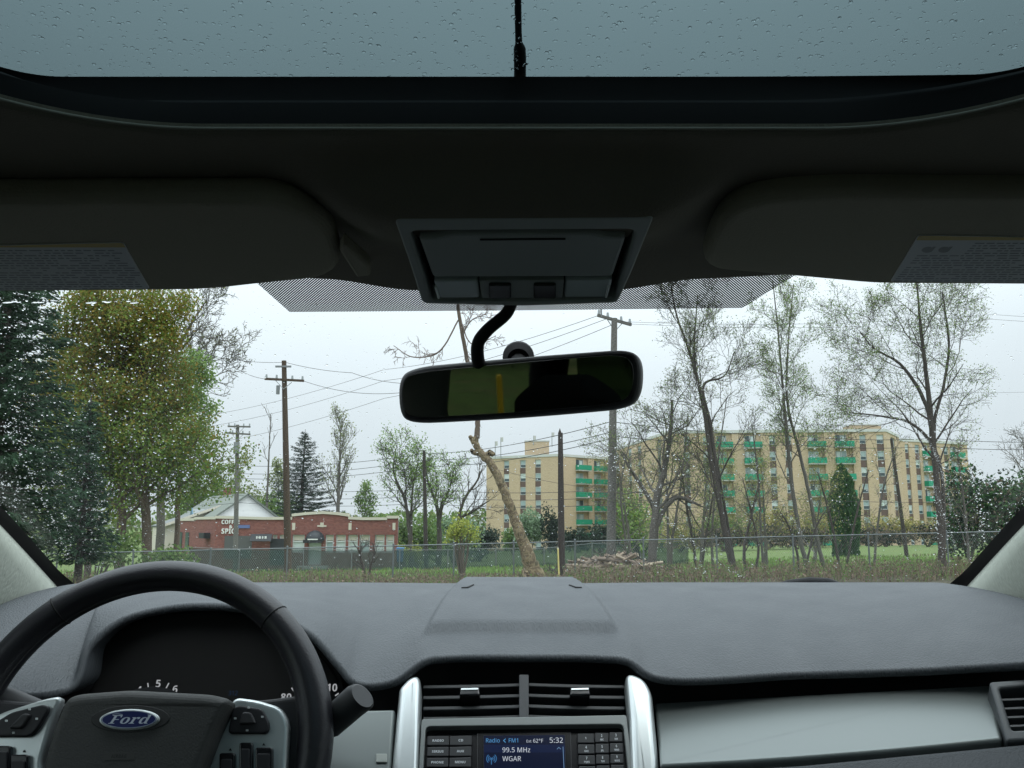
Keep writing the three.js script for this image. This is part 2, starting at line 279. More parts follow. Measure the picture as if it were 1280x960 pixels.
// ---- rear-view mirror
{
  const yaw = THREE.MathUtils.degToRad(-14), pit = THREE.MathUtils.degToRad(-7.05), n = V3(Math.sin(yaw) * Math.cos(pit), Math.sin(pit), Math.cos(yaw) * Math.cos(pit)), o = at(647, 484, .88), x = V3(0, 1, 0).cross(n).normalize();
  const f = new Face(o, o.clone().add(x), o.clone().add(n.clone().cross(x)));
  const out = [[496, 470], [520, 458], [650, 446], [786, 436], [802, 450], [801, 492], [785, 511], [650, 523], [515, 530], [497, 520]], R = [.03, .02, .1, .02, .015, .03, .025, .1, .025, .02];
  const m = mesh('rear_view_mirror', slab(f, f.poly(out), { r: R, depth: .036, bevel: .012, out: -.032, seg: 6 }), CM.black, car, 'dark rear-view mirror reflecting a yellow post');
  mesh('mirror_glass', slab(f, f.poly([[505, 474], [526, 465.5], [650, 453.5], [779, 443.5], [793, 455], [792, 488], [778, 504], [650, 515.5], [520, 522.5], [506, 514]]), { r: R, depth: .0018, bevel: .0002, out: .0036 }), CM.mirror, m);
  const b = new MB(), k = new THREE.CatmullRomCurve3([at(640, 378, .835), at(633, 392, .838), at(610, 412, .845), at(598, 428, .855), at(597, 446, .87), at(600, 458, .893)]).getPoints(20);
  b.tube(k, k.map((_, i) => lerp(.0058, .0068, i / 20)), 12, null, true); mesh('cable_sleeve', b.geo(), CM.rubber, m);
  const a = new MB(); a.tube([at(648, 446, .962), at(648, 447, .945), at(648, 449, .94)], [.0175, .0172, .012], 24, null, true); a.tube([at(648, 449, .945), at(648, 470, .905)], [.009, .009], 10); mesh('mount', a.geo(), CM.rubber, m);
}

// ---- dashboard pad
const lip = new THREE.CatmullRomCurve3([[-330, 905, .82], [-120, 872, .92], [0, 866, 1.0], [66, 862, 1.05], [90, 852, 1.07], [106, 808, 1.09], [148, 773, 1.11], [205, 757, 1.12], [265, 753, 1.12], [330, 761, 1.12], [392, 790, 1.1], [428, 829, 1.08], [448, 850, 1.07], [490, 848, 1.07], [530, 822, 1.08], [560, 818, 1.09], [655, 817, 1.09], [750, 818, 1.09], [786, 822, 1.08], [820, 842, 1.07], [1000, 838, 1.05], [1150, 833, 1.02], [1245, 828, .99], [1340, 826, .93], [1500, 850, .83]].map(([a, b, d]) => at(a, b, d)), false, 'centripetal').getSpacedPoints(420);
const padBase = (x) => { const bx = clamp(x * 1.2, -.69, .69), D = 1.545 - .42 * bx * bx; return V3(bx, Y(-.0632 * D - .002 * (1 - smooth(0, .3, Math.abs(bx)))), -D); };
const padRow = (L, B, s) => {
  const p = B.clone().lerp(L, s), end = smooth(.52, .72, Math.abs(L.x)); p.y = lerp(B.y, L.y, Math.pow(s, lerp(2.2, 1.35, end)));
  const hw = lerp(.1, .128, s), m = (1 - smooth(hw - .01, hw + .003, Math.abs(p.x - .012))) * (1 - smooth(.815, .855, s)); p.y += .011 * m; p.y -= .1 * Math.pow(smooth(.635, .82, Math.abs(p.x)), 1.2); return p;
};
{
  const M = lip.length - 1, inward = lip.map((p, i) => { const t = lip[Math.min(i + 1, M)].clone().sub(lip[Math.max(i - 1, 0)]); return V3(t.y, -t.x, 0).normalize(); });
  const pad = mesh('dashboard_pad', gridGeo(70, M, (r, c, i, j) => {
    const L = lip[j], B = padBase(L.x);
    if (i <= 58) return padRow(L, B, i / 58);
    const w = (i - 58) / 8 * Math.PI, q = Math.min(w, Math.PI), R = .005, p = L.clone().add(V3(0, 0, R * Math.sin(q) * .9)).addScaledVector(inward[j], R * (1 - Math.cos(q)));
    if (i > 66) p.z -= (i - 66) * .012; return p;
  }), CM.pad, car, 'grey grained dashboard top');
  mesh('dashboard_body', gridGeo(12, M, (r, c, i, j) => { const L = lip[j]; if (i === 0) return L.clone().addScaledVector(inward[j], .0095).add(V3(0, 0, -.03)); const z = -.058 + .03 * smooth(2, 12, i) + 0 * c; return V3(L.x, lerp(L.y - .02, Y(-.78), (i - 1) / 11), L.z + z); }), std([.012, .012, .014], .7, { side: THREE.DoubleSide }), car, 'black recess below the dashboard top');
  for (const l of [[[577, 743], [583, 736], [591, 731.5]], [[713, 731.5], [721, 735], [728, 742]]]) {
    const b = new MB(); b.tube(l.map(([x, y]) => { // finds the pad below that line of sight
      const d = rayDir(x, y); let best = null, e = 1e9; for (let j = 0; j <= M; j += 1) { if (Math.abs(lip[j].x) > .2) continue; const B = padBase(lip[j].x); for (let s = 0; s < .4; s += .01) { const q = padRow(lip[j], B, s), w = q.clone().sub(V3(0, EYE, 0)), k = w.clone().addScaledVector(d, -w.dot(d) / d.dot(d)).length(); if (k < e) { e = k; best = q; } } } return best.add(V3(0, .0005, 0)); }), [.0014, .0018, .0014], 6, null, true); mesh('panel_seam', b.geo(), CM.seam, pad);
  }
}
// ---- instrument cluster
{
  const f = new Face(at(90, 905, 1.115), at(450, 905, 1.115), at(265, 765, 1.14));
  const c = mesh('instrument_cluster', slab(f, f.poly([[96, 930], [446, 930], [424, 835], [388, 797], [326, 768], [265, 760], [205, 764], [150, 780], [112, 815]]), { r: .01, depth: .004, bevel: .001, out: 0 }), CM.body, car, 'dark instrument cluster behind the steering wheel');
  const dial = canvasTex(1024, 512, (g, w, h) => { // x 90..450, y 760..940 of the dials
    const X = (x) => (x - 90) / 360 * w, Yv = (y) => (y - 760) / 180 * h; g.fillStyle = '#000'; g.fillRect(0, 0, w, h);
    g.fillStyle = g.strokeStyle = '#c9ccd0'; g.textAlign = 'center'; g.textBaseline = 'middle'; g.font = 'bold 38px sans-serif';
    for (const [t, x, y] of [['5', 190, 857], ['4', 166, 865], ['6', 213, 864], ['80', 360, 874], ['100', 423, 862], ['120', 440, 868]]) g.fillText(t, X(x), Yv(y));
    g.lineWidth = 5; for (const [a, b, c2, d] of [[176, 856, 178, 863], [204, 856, 201, 863], [351, 882, 358, 885], [366, 862, 372, 869], [417, 864, 411, 871], [424, 872, 430, 868]]) { g.beginPath(); g.moveTo(X(a), Yv(b)); g.lineTo(X(c2), Yv(d)); g.stroke(); }
    g.lineWidth = 4; for (const [cx, cy, a0, a1] of [[190, 935, -2, -1.14], [395, 935, -2.5, -1.3]]) for (let a = a0; a < a1; a += .11) { const p = (k) => [X(cx + Math.cos(a) * k), Yv(cy + Math.sin(a) * k)]; g.beginPath(); g.moveTo(...p(63)); g.lineTo(...p(66)); g.stroke(); }
    g.fillStyle = '#143a63'; g.font = '22px sans-serif'; g.fillText('312', X(290), Yv(869));
  });
  const d = new Face(f.world(new THREE.Vector2(0, 0), .006), f.world(new THREE.Vector2(1, 0), .006), f.world(new THREE.Vector2(0, 1), .006));
  const q = slab(d, d.poly([[104, 928], [438, 928], [418, 842], [384, 804], [326, 774], [265, 766], [205, 770], [154, 786], [118, 820]]), { r: .01, depth: .001, bevel: .0002 }), a = d.at(90, 940), b2 = d.at(450, 760), p = q.attributes.position, u = q.attributes.uv;
  for (let i = 0; i < p.count; i++) { const w = V3(p.getX(i), p.getY(i), p.getZ(i)).sub(d.o); u.setXY(i, (w.dot(d.x) - a.x) / (b2.x - a.x), (w.dot(d.y) - a.y) / (b2.y - a.y)); }
  mesh('dial_face', q, [new THREE.MeshStandardMaterial({ color: rgb(.003, .003, .003), roughness: .9, emissive: 0xffffff, emissiveMap: dial, emissiveIntensity: .55 }), CM.black], c);
}
// ---- steering wheel
{
  const tilt = THREE.MathUtils.degToRad(20), Wc = at(171, 938, .95), X = V3(1, 0, 0), U = V3(0, Math.cos(tilt), -Math.sin(tilt)), Nn = X.clone().cross(U);
  const W = (out) => { const o = Wc.clone().addScaledVector(Nn, out); return new Face(o, o.clone().add(X), o.clone().add(U)); };
  const RR = .1815, rimAt = (a, r = .0165, b = 0, c = 0) => { const m = V3(0, 0, 0).addScaledVector(X, Math.cos(a)).addScaledVector(U, Math.sin(a)), grip = 1 + .1 * Math.exp(-Math.pow((Math.sin(a) - .12) / .3, 2)); return Wc.clone().addScaledVector(m, RR + r * grip * Math.cos(b)).addScaledVector(Nn, r * grip * 1.1 * Math.sin(b)); };
  const rimG = gridGeo(160, 20, (r, c) => rimAt(r * Math.PI * 2, .0165, c * Math.PI * 2), true), ru = rimG.attributes.uv; for (let i = 0; i <= 160; i++) for (let j = 0; j <= 20; j++) ru.setXY(i * 21 + j, i / 160 * 1.2, j / 20 * .1);
  const w = new THREE.Group(); w.name = 'steering_wheel'; w.userData.label = 'black leather steering wheel with silver spokes'; car.add(w);
  mesh('rim', rimG, new THREE.MeshStandardMaterial({ ...{}, color: CM.leather.color, roughness: .4, bumpMap: grainBump, bumpScale: .00012, side: THREE.DoubleSide }), w);
  for (const a of [.83, Math.PI - .9]) { const b = new MB(), k = []; for (let i = 0; i <= 24; i++) k.push(rimAt(a, .0162, i / 24 * Math.PI * 2)); b.tube(k, .0011, 5); mesh('leather_seam', b.geo(), CM.seam, w); }
  { const b = new MB(), k = []; for (let i = 0; i <= 150; i++) k.push(rimAt(i / 150 * Math.PI * 2, .0163, Math.PI * .92)); b.tube(k, .0009, 5); mesh('stitching', b.geo(), std([.05, .05, .05], .8), w); }
  const F0 = W(.004), F1 = W(.018), F2 = W(.024), F3 = W(.045), F4 = W(.0475);
  for (const l of [[[232, 880], [330, 874], [392, 866], [402, 900], [400, 960], [380, 1030], [330, 1090], [230, 1090]], [[95, 880], [20, 876], [-42, 870], [-52, 900], [-50, 960], [-30, 1030], [20, 1090], [95, 1090]]]) mesh('spoke', slab(F0, F0.poly(l), { r: .01, depth: .02, bevel: .006, out: -.02, seg: 4 }), CM.black, w);
  for (const l of [[[292, 871], [322, 875], [351, 884], [361, 902], [358, 960], [350, 1045], [230, 1045], [255, 955], [276, 905]], [[78, 869], [55, 873], [2, 890], [-22, 903], [-27, 960], [-18, 1045], [80, 1045], [50, 955], [64, 905]]]) mesh('silver_spoke_trim', slab(F1, F1.poly(l), { r: .008, depth: .014, bevel: .004, out: -.014, seg: 4 }), CM.silver, w);
  mesh('airbag_cover', slab(F3, F3.poly([[228, 1100], [250, 962], [268, 915], [288, 873], [262, 866.5], [160, 861], [95, 866], [80, 872], [62, 915], [50, 962], [56, 1100]]), { r: .008, depth: .04, bevel: .01, out: -.04, seg: 6 }), CM.airbag, w);
  const disc = (F, cx, cy, rx, ry, k, bevel, out, mat, name, map) => { const c = F.at(cx, cy), ex = F.at(cx + rx, cy).x - c.x, ey = F.at(cx, cy - ry).y - c.y, s = new THREE.Shape(); s.absellipse(c.x, c.y, ex, ey, 0, Math.PI * 2, false, 0); return mesh(name, slab(F, s, { depth: k, bevel, out, curve: 40, uvBox: [0, 0, 1, 1], seg: 3 }), mat, w); };
  disc(F3, 163, 898.5, 49, 17, .0015, .0007, -.0009, std([.03, .03, .03], .65), 'badge_recess');
  disc(F3, 163, 900, 37.5, 13.2, .0035, .0012, -.0005, CM.silver, 'badge_rim');
  const badge = canvasTex(512, 192, (g, a, b) => { g.fillStyle = '#10205c'; g.fillRect(0, 0, a, b); g.strokeStyle = '#b9c2cf'; g.lineWidth = 5; g.beginPath(); g.ellipse(a / 2, b / 2, a / 2 - 14, b / 2 - 12, 0, 0, 7); g.stroke(); g.fillStyle = '#ccd3dd'; g.textAlign = 'center'; g.textBaseline = 'middle'; g.font = 'italic bold 120px serif'; g.save(); g.translate(a / 2, b / 2 + 2); g.transform(1.25, 0, -.12, 1, 0, 0); g.fillText('Ford', 0, 0); g.restore(); g.lineWidth = 5; g.strokeStyle = '#ccd3dd'; g.beginPath(); g.moveTo(120, 62); g.bezierCurveTo(80, 50, 110, 28, 190, 48); g.stroke(); });
  disc(F3, 163, 900, 35.2, 11.8, .0046, .0006, -.0005, [new THREE.MeshPhysicalMaterial({ map: badge, roughness: .35, clearcoat: .6, clearcoatRoughness: .1 }), CM.silver], 'badge');
  const em = canvasTex(256, 48, (g, a, b) => { g.fillStyle = '#3d3d3b'; g.fillRect(0, 0, a, b); g.fillStyle = '#181818'; g.font = 'bold 34px sans-serif'; g.textAlign = 'center'; g.textBaseline = 'middle'; g.fillText('AIRBAG', a / 2, b / 2); });
  mesh('lettering', slab(F3, F3.poly(rectPx(130, 941, 168, 950)), { r: .0004, depth: .0009, bevel: .0001, out: -.0004, uvBox: [0, 0, 1, 1] }), [new THREE.MeshStandardMaterial({ map: em, roughness: .6 }), CM.airbag], w);
  const pads = [[[284, 917], [334, 917], [337, 905], [328, 886], [298, 881], [290, 886]], [[-12, 921], [36, 921], [46, 912], [62, 884], [54, 880], [14, 890], [-10, 905]]], knobs = [[[299, 906], [321, 905], [315, 891], [304, 890]], [[12, 911], [28, 911], [40, 893], [30, 892]]], dots = [[[311, 884.5], [294, 898], [328, 896], [309, 913]], [[37, 886.5], [8, 901], [46, 898.5], [17, 916]]];
  for (let i = 0; i < 2; i++) {
    mesh('control_pad', slab(F2, F2.poly(pads[i]), { r: .005, depth: .007, bevel: .002, out: -.007, seg: 3 }), CM.black, w);
    mesh('control_knob', slab(F2, F2.poly(knobs[i]), { r: .003, depth: .005, bevel: .0018, out: -.0015, seg: 3 }), std([.03, .03, .032], .6), w);
    for (const [x, y] of dots[i]) mesh('control_mark', slab(F2, F2.poly(rectPx(x - 1.6, y - 1.3, x + 1.6, y + 1.3)), { r: .0006, depth: .0006, bevel: .0001, out: -.0001 }), std([.6, .62, .62], .6), w);
  }
  for (const [x0, y0, x1, y1] of [[274, 941, 294, 990], [299, 928, 316, 985], [319, 934, 341, 985], [-10, 932, 13, 985], [13, 943, 35, 990]]) {
    const b = mesh('control_button', slab(F2, F2.poly(rectPx(x0, y0, x1, y1)), { r: .003, depth: .007, bevel: .0016, out: -.0065, seg: 3 }), CM.gloss, w);
    mesh('button_key', slab(F2, F2.poly(rectPx(x0 + 3, y0 + 8, x1 - 3, y1 - 4)), { r: .002, depth: .003, bevel: .001, out: 0 }), CM.black, w);
  }
  for (const [x, y] of [[286, 936], [328, 929.5], [27, 938]]) mesh('control_mark', slab(F2, F2.poly([[x - 2, y + 1.5], [x + 2, y + 1.5], [x, y - 1.8]]), { r: .0002, depth: .0008, bevel: .0001, out: -.0058 }), CM.black, w);
  const col = new MB(); col.tube([Wc.clone().addScaledVector(Nn, -.01), Wc.clone().addScaledVector(Nn, -.24).add(V3(0, -.01, 0))], [.065, .075], 24, null, true); mesh('column_shroud', col.geo(), CM.black, w);
  const st = new MB(); st.tube([at(330, 950, 1.0), at(400, 912, .985), at(412, 904.5, .982), at(444, 876, .972), at(452, 871, .97), at(453, 870, .9695)], [.0085, .0115, .0155, .0165, .0158, .0135], 24, null, true); mesh('indicator_stalk', st.geo(), std([.03, .032, .034], .6), car, 'black control stalk right of the steering column');
  const sl = new MB(); sl.tube([at(90, 920, 1.0), at(44, 889, .99), at(14, 880, .985), at(-34, 868, .98)], [.012, .0125, .015, .016], 20, null, true); mesh('indicator_stalk', sl.geo(), std([.04, .042, .046], .55), car, 'dark control stalk at the left of the column');
}
// ---- centre stack
{
  const f = new Face(at(500, 960, 1.0), at(810, 960, 1.0), at(655, 842, 1.075)), P = (l) => f.poly(l);
  const c = mesh('centre_stack', slab(f, P([[512, 1100], [800, 1100], [796, 960], [784, 838], [526, 838], [518, 960]]), { r: .004, depth: .03, bevel: .002, out: -.075 }), CM.body, car, 'centre stack with air vents and radio');
  // vents
  for (const [x0, x1, tx] of [[528, 650, 587], [660, 782, 725]]) {
    for (const [y, dy] of [[848, 0], [861.5, 0], [875, 0], [888, 0]]) { const a = f.at(x0, y + (tx < 650 ? 1.5 : -1.5)), b = f.at((x0 + x1) / 2, y), e = f.at(x1, y + (tx < 650 ? -1 : 1.2)); const k = new THREE.QuadraticBezierCurve3(V3(a.x, a.y, 0), V3(b.x, b.y - .001, 0), V3(e.x, e.y, 0)).getPoints(10), s = new THREE.Shape(); s.moveTo(k[0].x, k[0].y + .0022); k.forEach((q) => s.lineTo(q.x, q.y + .0022)); k.slice().reverse().forEach((q) => s.lineTo(q.x, q.y - .0022)); mesh('vent_slat', slab(f, s, { depth: .035, bevel: .0008, out: -.05 }), std([.03, .032, .035], .5), c); }
    const t = mesh('vent_tab', slab(f, P([[tx - 13, 868], [tx + 13, 867.5], [tx + 12, 858], [tx - 12, 858.5]]), { r: .002, depth: .03, bevel: .002, out: -.032, seg: 3 }), CM.gloss, c);
    mesh('tab_strip', slab(f, P([[tx - 11, 862], [tx + 11, 861.5], [tx + 11, 859], [tx - 11, 859.5]]), { r: .0006, depth: .002, bevel: .0004, out: -.003 }), CM.silver, c);
  }
  mesh('vent_divider', slab(f, P([[649, 895], [661, 895], [661, 840], [649, 840]]), { r: .001, depth: .045, bevel: .001, out: -.05 }), std([.05, .052, .056], .6), c);
  // silver uprights
  const up = (l, name) => mesh(name, slab(f, P(l), { r: [.004, .004, .01, .02, .012, .004, .004].slice(0, l.length), depth: .034, bevel: .009, out: -.028, seg: 6 }), CM.silver, c);
  up([[484, 1100], [520, 1100], [523, 960], [527, 845], [512, 847], [499, 862], [490, 960]], 'silver_upright');
  up([[830, 1100], [824, 960], [815, 866], [804, 848], [781, 841], [786, 900], [793, 1100]], 'silver_upright');
  // radio
  const hole = holePath(P([[528, 1010], [788, 1010], [785, 960], [779, 905], [532, 908], [529, 960]]), [.002, .002, .002, .006, .006, .002]);
  mesh('radio_bezel', slab(f, P([[521, 1060], [795, 1060], [791, 960], [783, 893.5], [527, 898.5], [523.5, 960]]), { r: .003, depth: .02, bevel: .001, out: -.02, seg: 3, holes: [hole] }), std([.2, .215, .21], .45, { metalness: .2 }), c);
  mesh('radio_panel', slab(f, P([[526, 1020], [790, 1020], [787, 960], [781, 902], [530, 905], [527, 960]]), { r: .003, depth: .004, bevel: .0005, out: -.013 }), CM.gloss, c);
  const keys = [];
  const L = ['RADIO', 'CD', 'SIRIUS', 'AUX', 'PHONE', 'MENU', '', ''], Rk = ['1', '2|ABC', '3|DEF', '4|GHI', '5|JKL', '6|MNO', '7|PQRS', '8|TUV', '9|WXYZ', '', '', ''];
  for (let r = 0; r < 4; r++) for (let k = 0; k < 2; k++) { const x = 533.5 + k * 28.5 - r * .4, y = 917.5 + r * 13.6; keys.push([L[r * 2 + k], [[x, y + 12.2], [x + 27.5, y + 12.2], [x + 27.7, y - .6 * k], [x + .3, y + .3]]]); }
  for (let r = 0; r < 4; r++) for (let k = 0; k < 3; k++) { const xs = [722, 744, 762, 780], x = xs[k] + r * .6, X1 = xs[k + 1] + r * .6 - 1.2, y = 914.5 + r * 13.6 - k * .8; keys.push([Rk[r * 3 + k], [[x, y + 12.2], [X1, y + 12.2], [X1, y], [x, y]]]); }
  const atlas = canvasTex(1024, 1024, (g) => { g.fillStyle = '#15171a'; g.fillRect(0, 0, 1024, 1024); g.fillStyle = '#b9bec2'; g.textAlign = 'center'; g.textBaseline = 'middle'; keys.forEach(([t], i) => { const x = (i % 4) * 256 + 128, y = Math.floor(i / 4) * 128 + 64, [a, b] = t.split('|'); if (b) { g.font = 'bold 44px sans-serif'; g.fillText(a, x, y - 22); g.font = 'bold 32px sans-serif'; g.fillText(b, x, y + 24); } else { g.font = 'bold 40px sans-serif'; g.fillText(a, x, y); } }); });
  const face = new THREE.MeshStandardMaterial({ map: atlas, roughness: .5, emissive: 0xffffff, emissiveMap: atlas, emissiveIntensity: .12 });
  keys.forEach(([t, l], i) => { const u = (i % 4) / 4, v = 1 - (Math.floor(i / 4) + 1) / 8; mesh('radio_button', slab(f, P(l), { r: .0012, depth: .007, bevel: .0009, out: -.0105, uvBox: [u + .01, v + .005, u + .24, v + .12] }), [face, CM.black], c); });
  const scr = canvasTex(512, 288, (g, w, h) => {
    const gr = g.createLinearGradient(0, 0, 0, h); g.fillStyle = '#0a1430'; g.fillRect(0, 0, w, h); g.fillStyle = '#101d40'; g.fillRect(0, 64, w, 48);
    g.textBaseline = 'middle'; g.fillStyle = '#5aa0d8'; g.font = '36px sans-serif'; g.fillText('Radio', 14, 38); g.lineWidth = 5; g.strokeStyle = '#5aa0d8'; g.beginPath(); g.moveTo(140, 26); g.lineTo(127, 38); g.lineTo(140, 50); g.stroke(); g.fillText('FM1', 156, 38);
    g.fillStyle = '#d6dde6'; g.font = '24px sans-serif'; g.fillText('Ext', 268, 42); g.font = '32px sans-serif'; g.fillText('62°F', 310, 39); g.font = '46px sans-serif'; g.textAlign = 'right'; g.fillText('5:32', 500, 36); g.textAlign = 'left';
    g.font = '42px sans-serif'; g.fillText('99.5 MHz', 118, 96); g.fillText('WGAR', 120, 150);
    g.strokeStyle = '#3f78ad'; g.lineWidth = 5; for (const r of [10, 20, 30]) { g.beginPath(); g.arc(54, 150, r, -.9, .9); g.stroke(); g.beginPath(); g.arc(54, 150, r, Math.PI - .9, Math.PI + .9); g.stroke(); } g.fillStyle = '#3f78ad'; g.beginPath(); g.arc(54, 150, 6, 0, 7); g.fill(); g.fillRect(51, 150, 6, 36);
    g.strokeStyle = '#6f93b8'; g.lineWidth = 4; g.beginPath(); g.moveTo(496, 76); g.lineTo(496, 250); g.stroke(); g.beginPath(); g.moveTo(458, 92); g.lineTo(470, 80); g.lineTo(482, 92); g.stroke(); g.beginPath(); g.moveTo(458, 224); g.lineTo(470, 236); g.lineTo(482, 224); g.stroke();
  });
  mesh('radio_screen', slab(f, P([[604.5, 974], [708, 974], [706.5, 915], [604, 916]]), { r: .001, depth: .004, bevel: .0004, out: -.0095, uvBox: [0, 0, 1, 1] }), [new THREE.MeshStandardMaterial({ color: 0x050505, roughness: .2, emissive: 0xffffff, emissiveMap: scr, emissiveIntensity: .75 }), CM.black], c);
  mesh('screen_surround', slab(f, P([[596, 1000], [716, 1000], [714, 908], [596, 909]]), { r: .002, depth: .004, bevel: .0006, out: -.0115 }), CM.gloss, c);
}
// ---- trim panels either side
{
  const f = new Face(at(825, 958, .985), at(1254, 926, .93), at(820, 878, 1.09)), P = (l) => f.poly(l);
  mesh('satin_trim_panel', slab(f, P([[825, 957], [914, 952.6], [1000, 947], [1090, 940], [1170, 932.6], [1253, 924], [1238, 856], [1150, 861.6], [1060, 866.2], [960, 871], [880, 874.8], [818, 878]]), { r: [.003, .02, .02, .02, .02, .004, .003, .02, .02, .02, .02, .003], depth: .06, bevel: .004, out: -.06, seg: 5 }), CM.satin, car, 'satin silver trim panel before the passenger seat');
  mesh('glovebox', slab(f, P([[826, 1160], [1500, 1130], [1500, 905], [1258, 929], [1000, 953.5], [826, 963.5]]), { r: .004, depth: .07, bevel: .008, out: -.07, seg: 4 }), CM.lower, car, 'dark grey glovebox front');
  const fv = new Face(at(825, 958, .985), at(1254, 926, .93), at(820, 878, 1.045));
  { const f = fv, P = (l) => f.poly(l);
  const v = mesh('side_vent', slab(f, P([[1258, 929], [1330, 925], [1322, 848], [1236, 854]]), { r: .004, depth: .05, bevel: .003, out: -.047, seg: 3, holes: [holePath(P([[1265, 915], [1320, 911], [1314, 857], [1249, 863]]), .003)] }), std([.06, .066, .07], .5), car, 'side air vent at the end of the dashboard');
  mesh('vent_back', slab(f, P([[1262, 922], [1326, 920], [1318, 852], [1242, 858]]), { depth: .003, bevel: 0, out: -.045 }), CM.body, v);
  for (const y of [870, 881, 892, 903]) mesh('vent_slat', slab(f, P([[1250 + (y - 862) * .26, y + 2.2], [1322, y - .5], [1321, y - 3.4], [1249 + (y - 862) * .26, y - .8]]), { r: .0004, depth: .03, bevel: .0006, out: -.035 }), std([.05, .054, .058], .5), v);
  }
  const l = new Face(at(400, 960, 1.0), at(492, 960, 1.0), at(446, 884, 1.05));
  mesh('column_panel', slab(l, l.poly([[200, 1100], [484, 1100], [489, 960], [494, 886], [440, 887], [380, 893], [200, 900]]), { r: .004, depth: .05, bevel: .004, out: -.05, seg: 4 }), CM.satin, car, 'satin silver panel right of the steering column');
  mesh('panel_button', slab(l, l.poly(rectPx(470, 943, 484, 954)), { r: .001, depth: .003, bevel: .0008, out: -.001 }), std([.36, .38, .35], .5), car);
  mesh('knee_panel', slab(l, l.poly([[-300, 1100], [200, 1100], [200, 900], [84, 892], [-300, 900]]), { r: .004, depth: .04, bevel: .004, out: -.05, seg: 3 }), CM.lower, car);
}
// ---- the rest of the cabin: floor, doors, rear, seats (what the mirror and the light see)
{
  const DS = { side: THREE.DoubleSide };
  mesh('cabin_floor', boxG(1.62, .03, 4.2, 0, .32, .35), CM.lower, car);
  mesh('bulkhead', boxG(1.56, .85, .04, 0, .74, -1.6), CM.body, car);
  for (const s of [-1, 1]) {
    const dm = std([.06, .065, .065], .7, DS);
    mesh('door', merged([boxG(.06, .80, 1.27, s * .81, .72, -.66), boxG(.06, .06, .10, s * .8, 1.14, .01)]), dm, car);
    mesh('door', boxG(.06, .80, .98, s * .81, .72, .50), dm, car);
    mesh('rear_quarter', boxG(.06, .80, 1.25, s * .81, .72, 1.63), dm, car);
    mesh('door_window', boxG(.004, .42, 1.05, s * .79, 1.315, -.52), CM.sideGlass, car);
    mesh('door_window', boxG(.004, .42, .80, s * .79, 1.315, .52), CM.sideGlass, car);
    mesh('quarter_window', boxG(.004, .42, .70, s * .79, 1.315, 1.45), CM.darkGlass, car);
    const b = new MB(); b.tube([V3(s * .86, 1.1, .17), V3(s * .86, 1.3, .15), V3(s * .80, 1.54, .12)], [.12, .12, .12], 16); mesh('centre_pillar', b.geo(), std([.7, .72, .66], .6), car);
    const q = new MB(); q.tube([V3(s * .8, 1.1, .86), V3(s * .77, 1.3, .82), V3(s * .7, 1.52, .76)], [.06, .06, .06], 10); mesh('rear_pillar', q.geo(), CM.body, car);
    const h = new MB(); h.tube([V3(s * .8, 1.1, 2.02), V3(s * .74, 1.5, 1.74)], [.12, .1], 10); mesh('tailgate_pillar', h.geo(), CM.body, car);
    const rail = new MB(); rail.tube([glassAt(s * 1.0, .7), V3(s * .77, 1.5, -.55), V3(s * .76, 1.53, .2), V3(s * .76, 1.5, 1.75)], [.045, .05, .05, .05], 8); mesh('roof_rail', rail.geo(), CM.body, car);
  }
  mesh('tailgate', boxG(1.62, .80, .06, 0, .72, 2.24), CM.lower, car);
  const rw = new THREE.PlaneGeometry(1.4, .52); rw.rotateX(-.55); mesh('rear_window', rw.translate(0, 1.315, 2.06), CM.darkGlass, car);
  const seat = (x, z, h, w, name) => {
    const g = new THREE.Group(); g.name = name; car.add(g);
    const back = rbox(w, h, .14, .05, 4); back.rotateX(.22); back.translate(x, .62 + h / 2, z + .12); mesh('backrest', back, CM.seat, g);
    mesh('cushion', rbox(w, .16, .5, .06, 4).translate(x, .56, z - .2), CM.seat, g);
    return g;
  };
  for (const x of [-.365, .365]) { const g = seat(x, -.18, .56, .5, 'front_seat'); const hr = rbox(.25, .19, .11, .054, 6); { const p = hr.attributes.position; for (let i = 0; i < p.count; i++) { const k = smooth(0, .1, p.getY(i)); p.setX(i, p.getX(i) * (1 - .42 * k * k)); } hr.computeVertexNormals(); } hr.translate(x, 1.275, .06); mesh('headrest', hr, CM.seat, g); for (const d of [-.06, .06]) { const b = new MB(); b.tube([V3(x + d, 1.1, .05), V3(x + d, 1.22, .06)], .006, 8); mesh('headrest_post', b.geo(), CM.silver, g); } }
  { const g = seat(0, 1.15, .58, 1.36, 'rear_seat'); for (const x of [-.42, .42]) { const hr = rbox(.28, .16, .1, .045, 5); hr.translate(x, 1.26, 1.40); mesh('headrest', hr, CM.seat, g); } }
}
